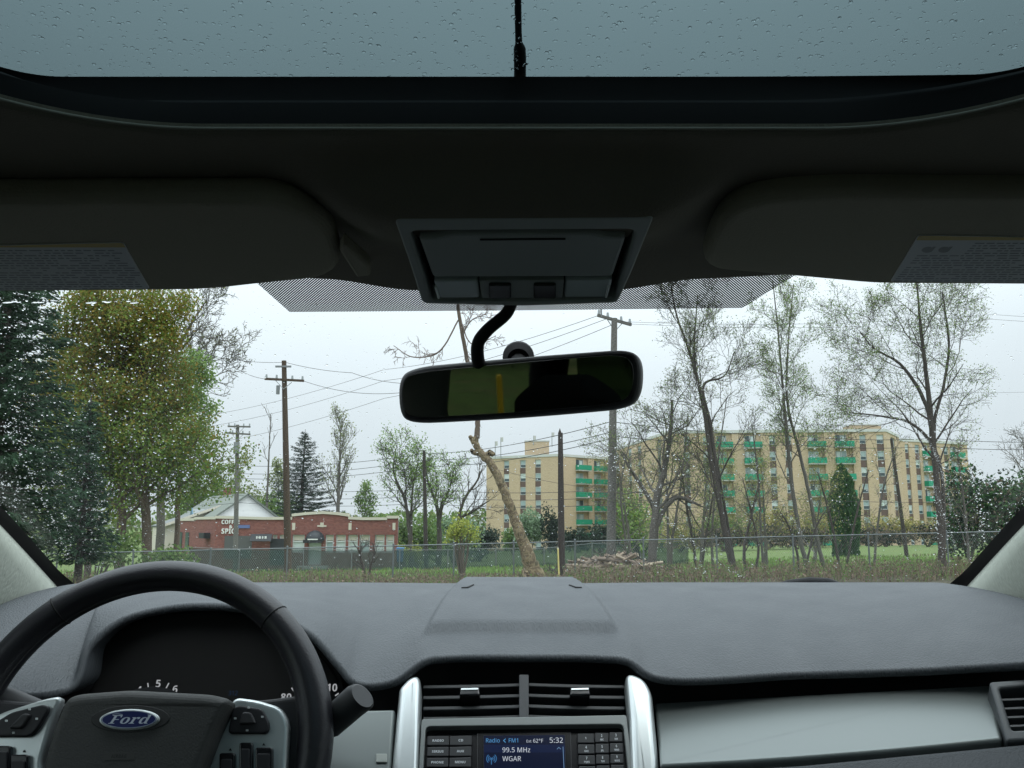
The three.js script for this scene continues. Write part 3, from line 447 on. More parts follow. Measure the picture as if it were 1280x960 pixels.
// ---- rain on the glass
function drops(name, label, list) {
  const g = new THREE.SphereGeometry(1, 12, 5, 0, Math.PI * 2, 0, Math.PI / 2), base2 = new THREE.CircleGeometry(1, 12).rotateX(Math.PI / 2);
  const one = mergeVertices(merged([g, base2])), m = new THREE.InstancedMesh(one, CM.water, list.length), q = new THREE.Matrix4();
  list.forEach(([p, n, a, b, h, w], i) => { const x = V3(Math.cos(w), 0, Math.sin(w)), X = x.addScaledVector(n, -x.dot(n)).normalize(), Z = X.clone().cross(n); q.makeBasis(X.multiplyScalar(a), n.clone().multiplyScalar(h), Z.multiplyScalar(b)).setPosition(p); m.setMatrixAt(i, q); });
  m.name = numbered(name); m.castShadow = false; m.receiveShadow = true; scene.add(m); return tag(m, label, 'raindrops', null, 'stuff');
}
{
  const r = mulberry(11), list = [];
  const nAt = (a, s) => { const p = glassAt(a, s), u = glassAt(a, s + .01).sub(p), v = glassAt(a + .01, s).sub(p); return v.cross(u).normalize(); };
  const put = (a, s, k, el = 1, w = 0) => { const n = nAt(a, s); if (n.y < 0) n.negate(); list.push([glassAt(a, s).addScaledVector(n, .0012), n, k * el, k, k * .46, w]); };
  const size = () => .00048 + .00105 * Math.pow(r(), 4);
  const toScreen = (p) => { const v = p.clone().sub(V3(0, EYE, 0)), d = -v.z * CP + v.y * SP; return [640 + LENS * v.x / d, 480 - LENS * (v.y * CP + v.z * SP) / d]; };
  for (let i = 0; i < 20000; i++) {
    const a = lerp(-1, 1, r()), s = Math.pow(r(), .75), [px, py] = toScreen(glassAt(a, s));
    let keep = .2;                                     // swept part of the glass
    const dl = Math.hypot((px + 60) / 210, (py - 690) / 170), dr = Math.hypot((px - 1270) / 110, (py - 640) / 110);
    if (dl < 1) keep = 1; if (dr < 1) keep = 1; if (py < 378 && px < 175) keep = .5; if (px < 230) keep = Math.max(keep, .5);
    if (px > 500 && px < 1000 && py < 520) keep *= .25; if (px > 420 && px < 760 && py < 620) keep *= .6;
    if (r() < keep) put(a, s, size());
  }
  const line = (pts, n, jit, sz) => { const c = new THREE.CatmullRomCurve3(pts.map(([x, y]) => V3(x, y, 0))); for (let i = 0; i < n; i++) { const p = c.getPoint(r()), T = [p.x + (r() - .5) * jit, p.y + (r() - .5) * jit]; let a = (T[0] - 640) / 560, s = .3; for (let k = 0; k < 40; k++) { const [x, y] = toScreen(glassAt(a, s)); a += (T[0] - x) / 900; s += (y - T[1]) / 600; } if (s > -.02 && s < 1) put(a, s, sz * (.6 + .8 * r())); } };
  for (const l of [[[872, 478], [930, 560], [985, 640], [1022, 700]], [[905, 470], [960, 500], [985, 485]], [[1092, 528], [1140, 560], [1175, 630], [1195, 690]], [[1120, 520], [1165, 560], [1190, 640]]]) line(l, 420, 4, .00034);
  line([[0, 530], [30, 575], [50, 620], [75, 670], [85, 700]], 70, 4, .0009);
  line([[760, 575], [800, 610], [840, 655], [890, 730]], 70, 5, .0009);
  line([[835, 655], [880, 690], [935, 728]], 45, 5, .0009);
  line([[1205, 570], [1222, 620], [1230, 670]], 60, 8, .0009);
  line([[748, 560], [790, 600], [840, 620]], 40, 22, .0009);
  line([[1150, 540], [1165, 600], [1172, 660], [1178, 700]], 40, 5, .0009);
  for (let i = 0; i < 13; i++) { const x = r() * 168, y = 379 + (r() - .5) * 3; let a = -.9, s = .8; for (let k = 0; k < 50; k++) { const [X2, Y2] = toScreen(glassAt(a, s)); a += (x - X2) / 900; s += (Y2 - y) / 600; } put(a, s, .0009 + .0005 * r(), 2 + 2.5 * r(), 0); }
  drops('raindrops', 'raindrops beaded on the windscreen', list);
  const top = [];
  for (let i = 0; i < 3600; i++) { const k = .0006 + .001 * Math.pow(r(), 2.2); top.push([V3(lerp(-.41, .41, r()), Y(.3348), -lerp(.3, .632, r())), V3(0, 1, 0), k * (1 + .3 * r()), k, k * .42, r() * 6]); }
  for (let i = 0; i < 40; i++) { const d = r() * .3; top.push([V3(lerp(-1, 1, r()) * .007 + .006, Y(.3348), -(.62 - d)), V3(0, 1, 0), .0009, .0009, .0006, 0]); }
  drops('raindrops', 'raindrops lying on the dark sunroof glass', top);
}
// ================================================================ outside
const groundY = (x, d) => {
  const K = [[-60, 0], [9, 0], [20, -.42], [35, -.85], [55, -1.42], [80, -2.15], [160, -3.75], [300, -5.2], [2500, -9]]; let y = 0;
  if (d <= -60) y = 0; else for (let i = 0; i + 1 < K.length; i++) if (d >= K[i][0]) y = lerp(K[i][1], K[i + 1][1], clamp((d - K[i][0]) / (K[i + 1][0] - K[i][0])));
  return y + clamp(x * .017 * (1 + smooth(40, 100, d)), -.45, lerp(.55, 1.35, smooth(36, 90, d))) * smooth(14, 32, d) + (d > 12 && d < 400 ? .10 * fbm(x * .12, d * .12, 4, 3) : 0);
};
const G3 = (x, d, up = 0) => V3(x, groundY(x, d) + up, -d);
// the foot of a thing whose foot (or axis) is seen in column px, d metres ahead
const foot = (px, d) => { const g = -1.2 - .02 * d, k = d * CP + g * SP; const x = (px - 640) / LENS * k; return G3(x, d); };
const grassTex = noiseTex(512, (() => { const n = tile((u, v) => fbm(u * 9, v * 9, 1, 5)), m = tile((u, v) => fbm(u * 40, v * 40, 7, 3)); return (u, v) => { const a = .5 + .9 * n(u, v), b = .5 + .8 * m(u, v); const k = smooth(.46, .8, 1 - a + .25 * (b - .5)); return [lerp(.34, .41, k) * (.6 + .7 * b), lerp(.43, .41, k) * (.6 + .7 * b), lerp(.18, .23, k) * (.6 + .7 * b)]; }; })(), 1, true);
const vergeTex = noiseTex(512, (() => { const n = tile((u, v) => fbm(u * 12, v * 12, 5, 5)), m = tile((u, v) => fbm(u * 60, v * 60, 2, 2)); return (u, v) => { const k = .5 + .8 * n(u, v), b = .65 + .6 * m(u, v); return [lerp(.27, .42, k) * b, lerp(.29, .35, k) * b, lerp(.16, .26, k) * b]; }; })(), 1, true);
{
  const gx = [], gd = []; for (let i = -44; i <= 44; i++) gx.push(Math.sign(i) * Math.pow(Math.abs(i) / 44, 2.4) * 2600 + i * 1.2); for (let i = 0; i <= 150; i++) { const t = i / 150; gd.push(-60 + 130 * t + 2600 * Math.pow(t, 5)); }
  const g = gridGeo(150, 88, (r, c, i, j) => G3(gx[j], gd[i])); const u = g.attributes.uv, p = g.attributes.position; for (let i = 0; i < p.count; i++) u.setXY(i, p.getX(i) / 9, p.getZ(i) / 9);
  tag(mesh('ground', g, new THREE.MeshStandardMaterial({ map: grassTex, roughness: 1 })), 'grassy ground beyond the parking place', null, null, 'structure');
  const verge = gridGeo(24, 60, (r, c) => G3(lerp(-34, 34, c), lerp(36.6, 14, r), .015 + .03 * 0)); { const u = verge.attributes.uv, p = verge.attributes.position; for (let i = 0; i < p.count; i++) u.setXY(i, p.getX(i) / 3, p.getZ(i) / 3); }
  tag(mesh('weedy_verge', verge, new THREE.MeshStandardMaterial({ map: vergeTex, roughness: 1 })), 'brown weedy verge before the chain-link fence', null, null, 'structure');
  const lot = gridGeo(30, 30, (r, c) => G3(lerp(-16, 16, c), lerp(-6.5, 9, r), .012));
  tag(mesh('parking_lot', lot, std([.06, .06, .062], .6, { bumpMap: grainBump, bumpScale: .004 })), 'wet asphalt under the car', null, null, 'structure');
  const road = gridGeo(60, 12, (r, c) => G3(lerp(-70, -14, r), lerp(41, 47, c), .035), false);
  tag(mesh('road', road, std([.3, .29, .29], .8, { bumpMap: grainBump, bumpScale: .006 })), 'pale wet road crossing behind the fence', null, null, 'structure');
}
// ---- trees
const bark = (c) => new THREE.MeshStandardMaterial({ color: rgb(...c), roughness: .95, vertexColors: true, map: barkTex });
const barkTex = noiseTex(256, tile((u, v) => .62 + .5 * fbm(u * 6, v * 22, 3, 4)), 1, true); barkTex.repeat.set(2, 1.2);
const BK = { grey: bark([.33, .3, .26]), dark: bark([.19, .16, .135]), brown: bark([.36, .27, .2]), pale: bark([.62, .52, .33]) };
const leafMat = new THREE.MeshPhysicalMaterial({ color: 0xffffff, vertexColors: true, roughness: 1, specularIntensity: .15, transmission: .35, thickness: 0, side: THREE.DoubleSide });
const WHITE = rgb(1, 1, 1);
function grow(o) { // -> { wood: MB, tips: [[point, direction]] }
  const R = mulberry(o.seed), wood = new MB(true), tips = [], fine = o.fine ?? .011;
  const tone = () => { const k = .75 + .5 * R(); return rgb(k, k, k); };
  const rnd = () => V3(R() - .5, R() - .5, R() - .5);
  const branch = (p, dir, len, r, lvl) => {
    const n = lvl === o.levels ? 3 : 5, pts = [p.clone()], rad = [r]; dir = dir.clone().normalize();
    for (let i = 1; i <= n; i++) { dir.addScaledVector(rnd(), (o.wander ?? .5) * (lvl === o.levels ? 1.3 : 1)); dir.y += (o.lift ?? .1); dir.normalize(); pts.push(pts[i - 1].clone().addScaledVector(dir, len / n)); rad.push(lerp(r, Math.max(fine * .6, r * .28), i / n)); }
    wood.tube(pts, rad, lvl <= 1 ? 6 : lvl < o.levels ? 4 : 3, tone());
    if (lvl === o.levels) { for (let i = 1; i <= n; i++) tips.push([pts[i], dir.clone()]); return; }
    kids(pts, rad, len, lvl + 1);
  };
  const kids = (pts, rad, len, lvl, from = .2, count) => {
    const n = count ?? (o.kids?.[lvl] ?? 5); let az = R() * 7;
    for (let k = 0; k < n; k++) {
      const t = lerp(from, 1, (k + R() * .7) / n), f = t * (pts.length - 1), i = Math.min(Math.floor(f), pts.length - 2), p = pts[i].clone().lerp(pts[i + 1], f - i), ax = pts[i + 1].clone().sub(pts[i]).normalize(), rr = lerp(rad[i], rad[i + 1], f - i);
      az += 2.4 + R() * .6; const s = Math.abs(ax.y) < .95 ? V3(0, 1, 0).cross(ax).normalize() : V3(1, 0, 0), q = s.clone().multiplyScalar(Math.cos(az)).addScaledVector(ax.clone().cross(s), Math.sin(az));
      const an = (o.angle ?? .8) * (.75 + .5 * R()), d = ax.multiplyScalar(Math.cos(an)).addScaledVector(q, Math.sin(an));
      const L = lvl === 1 ? o.len * (o.shape ? o.shape(t) : 1 - .5 * t) : len * (o.ratio ?? .55) * (1.1 - .45 * t);
      branch(p, d, L * (.8 + .4 * R()), Math.max(fine, rr * (lvl === 1 ? (o.thick ?? .5) : .55)), lvl);
    }
  };
  for (const tr of o.trunks) { const c = new THREE.CatmullRomCurve3(tr.map((q) => q[0])).getPoints(tr.length * 5), rad = c.map((_, i) => { const f = i / (c.length - 1) * (tr.length - 1), k = Math.min(Math.floor(f), tr.length - 2); return lerp(tr[k][1], tr[k + 1][1], f - k); }); for (let i = 1; i < c.length - 1; i++) c[i].addScaledVector(rnd(), rad[i] * .35); o.trunkOut.tube(c, rad, 10, WHITE, true); if (!o.bare) kids(c, rad, o.len, 1, tr.from ?? o.from ?? .35, tr.count ?? o.kids?.[1]); }
  return { wood, tips, R };
}
function leaves(mb, tips, R, { n = 5, spread = .35, size = .11, colors, low, y0, y1, slim = .5, keep = 1, droop = 0 }) {
  for (const [p, d] of tips) { if (R() > keep) continue; for (let i = 0; i < n; i++) {
    const q = p.clone().add(V3(R() - .5, R() - .5, R() - .5).multiplyScalar(2 * spread)), a = V3(R() - .5, R() - .5 - droop, R() - .5).normalize(), b = V3(R() - .5, R() - .5, R() - .5).cross(a).normalize(), s = size * (.6 + .8 * R()), cs = low && R() > smooth(y0, y1, p.y + 1.6 * fbm(p.x * .5, p.y * .5, p.z * .5, 2)) ? low : colors, c = cs[Math.floor(R() * cs.length)], k = .82 + .36 * R();
    mb.leaf(q, a.multiplyScalar(s * .5), b.multiplyScalar(s * .5 * slim), rgb(c[0] * k, c[1] * k, c[2] * k));
  } }
}
const trunkLine = (px0, d, list) => { const f = foot(px0, d); const l = list.map(([x, y, r]) => [at(x, y, d), r]); l.unshift([V3(f.x, f.y - .15, f.z), list[0][2] * 1.25]); return l; };
function tree(name, label, group, o) {
  const f = foot(o.px, o.d), t = base(name, label, o.category || 'tree', [f.x, f.y, f.z], group);
  const shift = f.clone().negate(), tk = new MB(true), { wood, tips, R } = grow({ ...o, trunkOut: tk });
  const put = (n, mb, m) => { if (!mb.p.length) return; mesh(n, mb.geo().translate(shift.x, shift.y, shift.z), m, t); };
  put('trunk', tk, o.bark || BK.grey); put('branches', wood, o.twig || o.bark || BK.grey);
  if (o.leaf) { const mb = new MB(true); for (const l of [].concat(o.leaf)) leaves(mb, tips, R, l); put('foliage', mb, leafMat); }
  return t;
}
// upright trunk of a tree given by its foot column, depth and height
const straight = (px, d, h, r, lean = 0) => { const f = foot(px, d); return [[V3(f.x, f.y - .15, f.z), r * 1.2], [V3(f.x + lean * .3, f.y + h * .35, f.z), r * .8], [V3(f.x + lean * .7, f.y + h * .7, f.z), r * .45], [V3(f.x + lean, f.y + h, f.z), r * .08]]; };
function conifer(name, label, group, { px, d, h, w, seed, colors, gap = 0, wood = BK.dark, up = -.15, dens = 1, bare = .04 }) {
  const f = foot(px, d), t = base(name, label, 'tree', [f.x, f.y, f.z], group), R = mulberry(seed), tk = new MB(true), br = new MB(true), fo = new MB(true);
  tk.tube([V3(0, -.15, 0), V3(.02 * h * (R() - .5), h * .5, 0), V3(0, h, 0)], [h * .022, h * .013, .02], 9, WHITE);
  const tiers = Math.round(h * 2.6);
  for (let k = 0; k < tiers; k++) {
    const y = h * lerp(bare, .985, k / tiers), L0 = w / 2 * Math.pow(1 - y / h, .8) * (.85 + .3 * R()) + .12, nb = Math.max(5, Math.round(9 * (1 - .4 * y / h)));
    for (let b = 0; b < nb; b++) {
      const az = (b + R() * .8) / nb * 6.283 + k * 2.1, L = L0 * (.65 + .5 * R()), dir = V3(Math.cos(az), up + .35 * y / h - .1 * R(), Math.sin(az)).normalize(), p0 = V3(0, y + R() * .2, 0), p1 = p0.clone().addScaledVector(dir, L * .6), p2 = p0.clone().addScaledVector(dir, L).add(V3(0, L * .10, 0));
      br.tube([p0, p1, p2], [.02 + L * .006, .012, .006], 3, WHITE);
      const m = Math.ceil(L * 46 * dens);
      for (let i = 0; i < m; i++) { const s = Math.pow(R(), .7), p = (s < .6 ? p0.clone().lerp(p1, s / .6) : p1.clone().lerp(p2, (s - .6) / .4)).add(V3((R() - .5) * .34 * (.5 + L * .2), -R() * .22, (R() - .5) * .34 * (.5 + L * .2))), a = dir.clone().multiplyScalar(.5).add(V3(R() - .5, -.35 * R(), R() - .5)).normalize(), q = V3(R() - .5, R() - .5, R() - .5).cross(a).normalize(), c = colors[Math.floor(R() * colors.length)], kk = .7 + .6 * R(); fo.leaf(p, a.multiplyScalar(.07 + .09 * R()), q.multiplyScalar(.032), rgb(c[0] * kk, c[1] * kk, c[2] * kk)); }
    }
  }
  mesh('trunk', tk.geo(), wood, t); mesh('branches', br.geo(), wood, t); mesh('foliage', fo.geo(), leafMat, t); return t;
}
function shrub(name, label, group, { px, d, w, h, seed, colors, size = .12, n = 1500, category = 'shrub', up = 0, deep = .8, stems = 9, bk = BK.brown, round = .5 }) {
  const f = foot(px, d), t = base(name, label, category, [f.x, f.y, f.z], group), R = mulberry(seed), wd = new MB(true), fo = new MB(true), lob = [];
  for (let i = 0; i < 9; i++) { const a = R() * 6.283, k = Math.sqrt(R()) * .62; lob.push([V3(Math.cos(a) * k * w / 2, up + (h - up) * (.3 + .45 * R()), Math.sin(a) * k * w / 2 * deep), .35 + .3 * R()]); }
  for (let i = 0; i < stems; i++) { const [c] = lob[i % 9], e = c.clone().add(V3((R() - .5) * w * .3, h * .15 * R(), (R() - .5) * w * .25)); wd.tube([V3((R() - .5) * .2, -.1, (R() - .5) * .2), c.clone().multiply(V3(.5, .55, .5)), e], [.03 + h * .006, .02 + h * .004, .006], 4, WHITE); }
  for (let i = 0; i < n; i++) {
    const [c, k] = lob[Math.floor(R() * 9)], v = V3(R() - .5, R() - .5, R() - .5).normalize().multiplyScalar(Math.pow(R(), round)), p = c.clone().add(V3(v.x * k * w / 2, v.y * k * (h - up) * .75, v.z * k * w / 2 * deep)); p.y = clamp(p.y, .02, h * 1.05);
    const a = V3(R() - .5, R() - .4, R() - .5).normalize(), b = V3(R() - .5, R() - .5, R() - .5).cross(a).normalize(), s = size * (.6 + .8 * R()), cc = colors[Math.floor(R() * colors.length)], kk = .7 + .6 * R(); fo.leaf(p, a.multiplyScalar(s * .5), b.multiplyScalar(s * .3), rgb(cc[0] * kk, cc[1] * kk, cc[2] * kk));
  }
  mesh('stems', wd.geo(), bk, t); mesh('foliage', fo.geo(), leafMat, t); return t;
}

// ================================================================ buildings
const brickTex = (a, b, m, seed) => canvasTex(512, 512, (g, w, h) => { const r = mulberry(seed); g.fillStyle = m; g.fillRect(0, 0, w, h); for (let j = 0; j < 32; j++) for (let i = -1; i < 12; i++) { const k = r(), q = (x, y) => Math.round(lerp(x, y, k)); g.fillStyle = `rgb(${q(a[0], b[0])},${q(a[1], b[1])},${q(a[2], b[2])})`; g.fillRect(i * 43 + (j % 2) * 21, j * 16, 40, 13); } });
const repeatTex = (t, k) => { t.wrapS = t.wrapT = THREE.RepeatWrapping; t.repeat.set(k, k); return t; };
const redBrick = new THREE.MeshStandardMaterial({ map: repeatTex(brickTex([112, 60, 55], [143, 83, 74], '#826d64', 3), .38), roughness: .9 });
const tanBrick = new THREE.MeshStandardMaterial({ map: repeatTex(brickTex([180, 157, 126], [203, 180, 149], '#b8aa96', 8), .38), roughness: .92 });
const BM = { cream: std([.6, .55, .46], .8), glass: std([.07, .1, .11], .12), blind: std([.55, .62, .6], .4), frame: std([.6, .63, .62], .5), brown: std([.13, .085, .07], .7), green: std([.01, .28, .16], .6), slab: std([.5, .5, .47], .8), roof: std([.16, .17, .165], .9), white: std([.8, .8, .78], .7), dark: std([.02, .022, .025], .6), coping: std([.55, .56, .53], .8), lead: std([.3, .32, .32], .6), clear: std([.33, .42, .42], .2) };
// uv in metres for box-like geometry: along the face and up
function metreUV(g) { const p = g.attributes.position, n = g.attributes.normal, u = g.attributes.uv; for (let i = 0; i < p.count; i++) { const ax = Math.abs(n.getX(i)), ay = Math.abs(n.getY(i)); ay > .7 ? u.setXY(i, p.getX(i), p.getZ(i)) : ax > .7 ? u.setXY(i, p.getZ(i), p.getY(i)) : u.setXY(i, p.getX(i) + p.getZ(i) * .7, p.getY(i)); } return g; }
// a wall frame: A left foot, B right foot seen from outside (towards the eye); local x along, y up, z out
function wallFrame(A, B, y0) { const x = V3(B.x - A.x, 0, B.z - A.z), len = x.length(); x.normalize(); const z = V3(-x.z, 0, x.x); return { len, m: new THREE.Matrix4().makeBasis(x, V3(0, 1, 0), z).setPosition(A.x, y0, A.z), along: (px, d = 100) => { const r = rayDir(px, 610), den = r.x * z.x + r.z * z.z, k = (A.x * z.x + A.z * z.z) / den; return (r.x * k - A.x) * x.x + (r.z * k - A.z) * x.z; } }; }
function facade(bld, A, B, y0, top, { strips = [], pitch = 2.8, floors = 7, first = 1.2, thick = .35, material = tanBrick }) {
  const F = wallFrame(A, B, y0), H = top - y0, walls = [];
  const put = (n, g, m, par = bld) => mesh(n, g.applyMatrix4(F.m), m, par);
  let u = 0; const S = strips.map((s) => ({ ...s, u0: s.c - s.w / 2, u1: s.c + s.w / 2 })).sort((a, b) => a.c - b.c);
  for (const s of [...S, { u0: F.len, u1: F.len }]) { if (s.u0 - u > .02) walls.push(metreUV(boxG(s.u0 - u, H, thick, (s.u0 + u) / 2, H / 2, -thick / 2))); u = s.u1; }
  for (const s of S) {
    const cu = s.c, w = s.w;
    walls.push(metreUV(boxG(w, H, .1, cu, H / 2, -thick - .05)));
    if (s.kind !== 'balcony') walls.push(metreUV(boxG(w, .55, thick - .03, cu, H - .275, -thick / 2 - .015)));
    for (let k = 0; k < floors; k++) {
      const y = H - .55 - (k + 1) * pitch + (pitch - 1.55) ; if (y < .4) continue;
      if (s.kind === 'balcony') {
        const yb = H - (k + 1) * pitch + .05; if (yb < .2) continue;
        const b = put('balcony', boxG(w + .18, .16, 1.3, cu, yb, .25), BM.slab);
        put('balustrade', merged([boxG(w + .16, .98, .06, cu, yb + .62, .92), boxG(.06, .98, 1.1, cu - w / 2 - .05, yb + .62, .35), boxG(.06, .98, 1.1, cu + w / 2 + .05, yb + .62, .35)]), BM.green, b);
        const d = put('balcony_door', merged([boxG(w * .62, 2.15, .06, cu - w * .16, yb + 1.15, -thick + .04)]), k % 3 ? BM.clear : BM.glass);
        put('door_frame', merged([boxG(.09, 2.15, .1, cu - w * .16, yb + 1.15, -thick + .06), boxG(.09, 2.15, .1, cu - w * .46, yb + 1.15, -thick + .06), boxG(.09, 2.15, .1, cu + w * .14, yb + 1.15, -thick + .06)]), BM.frame, d);
        put('curtain', boxG(w * .2, 1.9, .02, cu - w * (.02 + .3 * ((k * 7 + Math.round(cu)) % 2)), yb + 1.15, -thick + .078), BM.blind, d);
      } else {
        const wd = put('window', merged([boxG(w - .04, .07, .12, cu, y + 1.5, -thick + .12), boxG(w - .04, .07, .12, cu, y + .03, -thick + .12), boxG(.07, 1.4, .12, cu - w / 2 + .06, y + .765, -thick + .12), boxG(.07, 1.4, .12, cu + w / 2 - .06, y + .765, -thick + .12), boxG(w - .16, .05, .1, cu, y + .62, -thick + .12)]), BM.frame);
        put('pane', boxG(w - .2, .84, .03, cu, y + 1.07, -thick + .1), (k * 3 + Math.round(cu * 2)) % 4 ? BM.clear : BM.blind, wd); put('pane', boxG(w - .2, .5, .03, cu, y + .335, -thick + .1), BM.glass, wd);
        put('spandrel_panel', boxG(w - .02, pitch - 1.58, .1, cu, y - (pitch - 1.58) / 2 - .012, -thick + .1), BM.brown);
      }
    }
  }
  put('wall', merged(walls), material);
  put('roof_edge', boxG(F.len + .1, .5, .5, F.len / 2, H + .2, -.15), BM.coping);
  return F;
}
const strip = (F, px, wpx, d, kind) => { const c = F.along(px), a = F.along(px - wpx / 2), b = F.along(px + wpx / 2); return { c, w: Math.abs(b - a), kind }; };
function blockCore(bld, pts, y0, top) { const s = new THREE.Shape(pts.map((p) => new THREE.Vector2(p.x, -p.z))); const g = new THREE.ExtrudeGeometry(s, { depth: top - y0, bevelEnabled: false }); g.rotateX(-Math.PI / 2); g.translate(0, y0, 0); mesh('roof', g, BM.roof, bld); }
const XZ = (px, d) => { const p = at(px, 610, d); return V3(p.x, 0, p.z); };
{ // mid block with a canted front
  const b = base('apartment_building', 'narrow tan brick apartment block with rooftop penthouse and aerials behind the leaning trunk', 'building');
  const A = XZ(608, 186), B = XZ(700, 178), C2 = XZ(764, 188), y0 = -4.6, top = at(700, 570, 178).y;
  const f1 = wallFrame(A, B), f2 = wallFrame(B, C2);
  facade(b, A, B, y0, top, { pitch: 2.75, strips: [[633, 6.8], [653.5, 7.2], [672.5, 7.2]].map(([x, w]) => strip(f1, x, w)) });
  facade(b, B, C2, y0, top, { pitch: 2.75, strips: [[728, 15.5, 'balcony'], [750, 14, 'balcony']].map(([x, w, k]) => strip(f2, x, w, 0, k)) });
  blockCore(b, [A.clone().add(V3(.4, 0, -.5)), B.clone().add(V3(0, 0, -.5)), C2.clone().add(V3(-.4, 0, -.5)), XZ(760, 205), XZ(618, 205)], y0, top - .1);
  const pc = at(671, 553, 186); mesh('penthouse', metreUV(boxG(5.0, 3.4, 4, pc.x, pc.y - 1.7, pc.z)), tanBrick, b); mesh('penthouse_roof', boxG(5.2, .25, 4.2, pc.x, pc.y + .12, pc.z), BM.coping, b);
  for (const [x, y0p, y1p] of [[619, 572, 552], [626, 572, 547], [667, 555, 545], [690, 557, 541]]) { const p = at(x, y0p, 184), q = at(x, y1p, 184); const m = mesh('aerial', boxG(.16, q.y - p.y + .3, .16, p.x, (p.y + q.y) / 2 - .1, p.z), BM.lead, b); mesh('aerial_panel', boxG(.5, .9, .2, p.x + .25, q.y - .4, p.z), BM.slab, m); }
}
{ // long block
  const b = base('apartment_building', 'long tan brick apartment block with rows of green balconies beyond the arborvitae', 'building');
  const A = XZ(838, 156), B = XZ(1112, 153), y0 = -3.6, top = at(1000, 540, 154).y, L0 = XZ(766, 196), R1 = XZ(1128, 164), R2 = XZ(1213, 172);
  const f = wallFrame(A, B), fl = wallFrame(L0, A), fr = wallFrame(R1, R2), ff = wallFrame(B, R1);
  facade(b, A, B, y0, top, { pitch: 2.82, strips: [[860, 7], [884, 7], [907, 20, 'balcony'], [943, 21, 'balcony'], [968, 8], [988, 8], [1023, 21, 'balcony'], [1058, 22, 'balcony'], [1082, 8], [1104, 9]].map(([x, w, k]) => strip(f, x, w, 0, k)) });
  facade(b, L0, A, y0, top, { pitch: 2.82, strips: [[772, 4.4], [788, 4.4], [800, 4.6], [825, 5]].map(([x, w]) => strip(fl, x, w)) });
  facade(b, B, R1, y0, top, { pitch: 2.82, strips: [[1120, 5]].map(([x, w]) => strip(ff, x, w)) });
  facade(b, R1, R2, y0, top - .6, { pitch: 2.82, strips: [[1137, 5], [1150, 6], [1162, 11, 'balcony'], [1186, 6], [1198, 13, 'balcony']].map(([x, w, k]) => strip(fr, x, w, 0, k)) });
  const IN = (p, q) => p.clone().add(V3(q, 0, -.5)); blockCore(b, [IN(L0, .6), IN(A, 0), IN(B, 0), IN(R1, 0), IN(R2, -.4), XZ(1205, 195), XZ(780, 215)], y0, top - .75);
  const pc = at(1077, 533, 160); mesh('penthouse', metreUV(boxG(5.4, 2.4, 4, pc.x, pc.y - 1.2, pc.z)), tanBrick, b); mesh('penthouse_roof', boxG(5.6, .25, 4.2, pc.x, pc.y + .12, pc.z), BM.coping, b);
  const m = at(1202, 535, 176), m0 = at(1202, 562, 176); mesh('aerial', boxG(.12, m.y - m0.y + 1, .12, m.x, (m.y + m0.y) / 2 - .4, m.z), BM.lead, b);
}
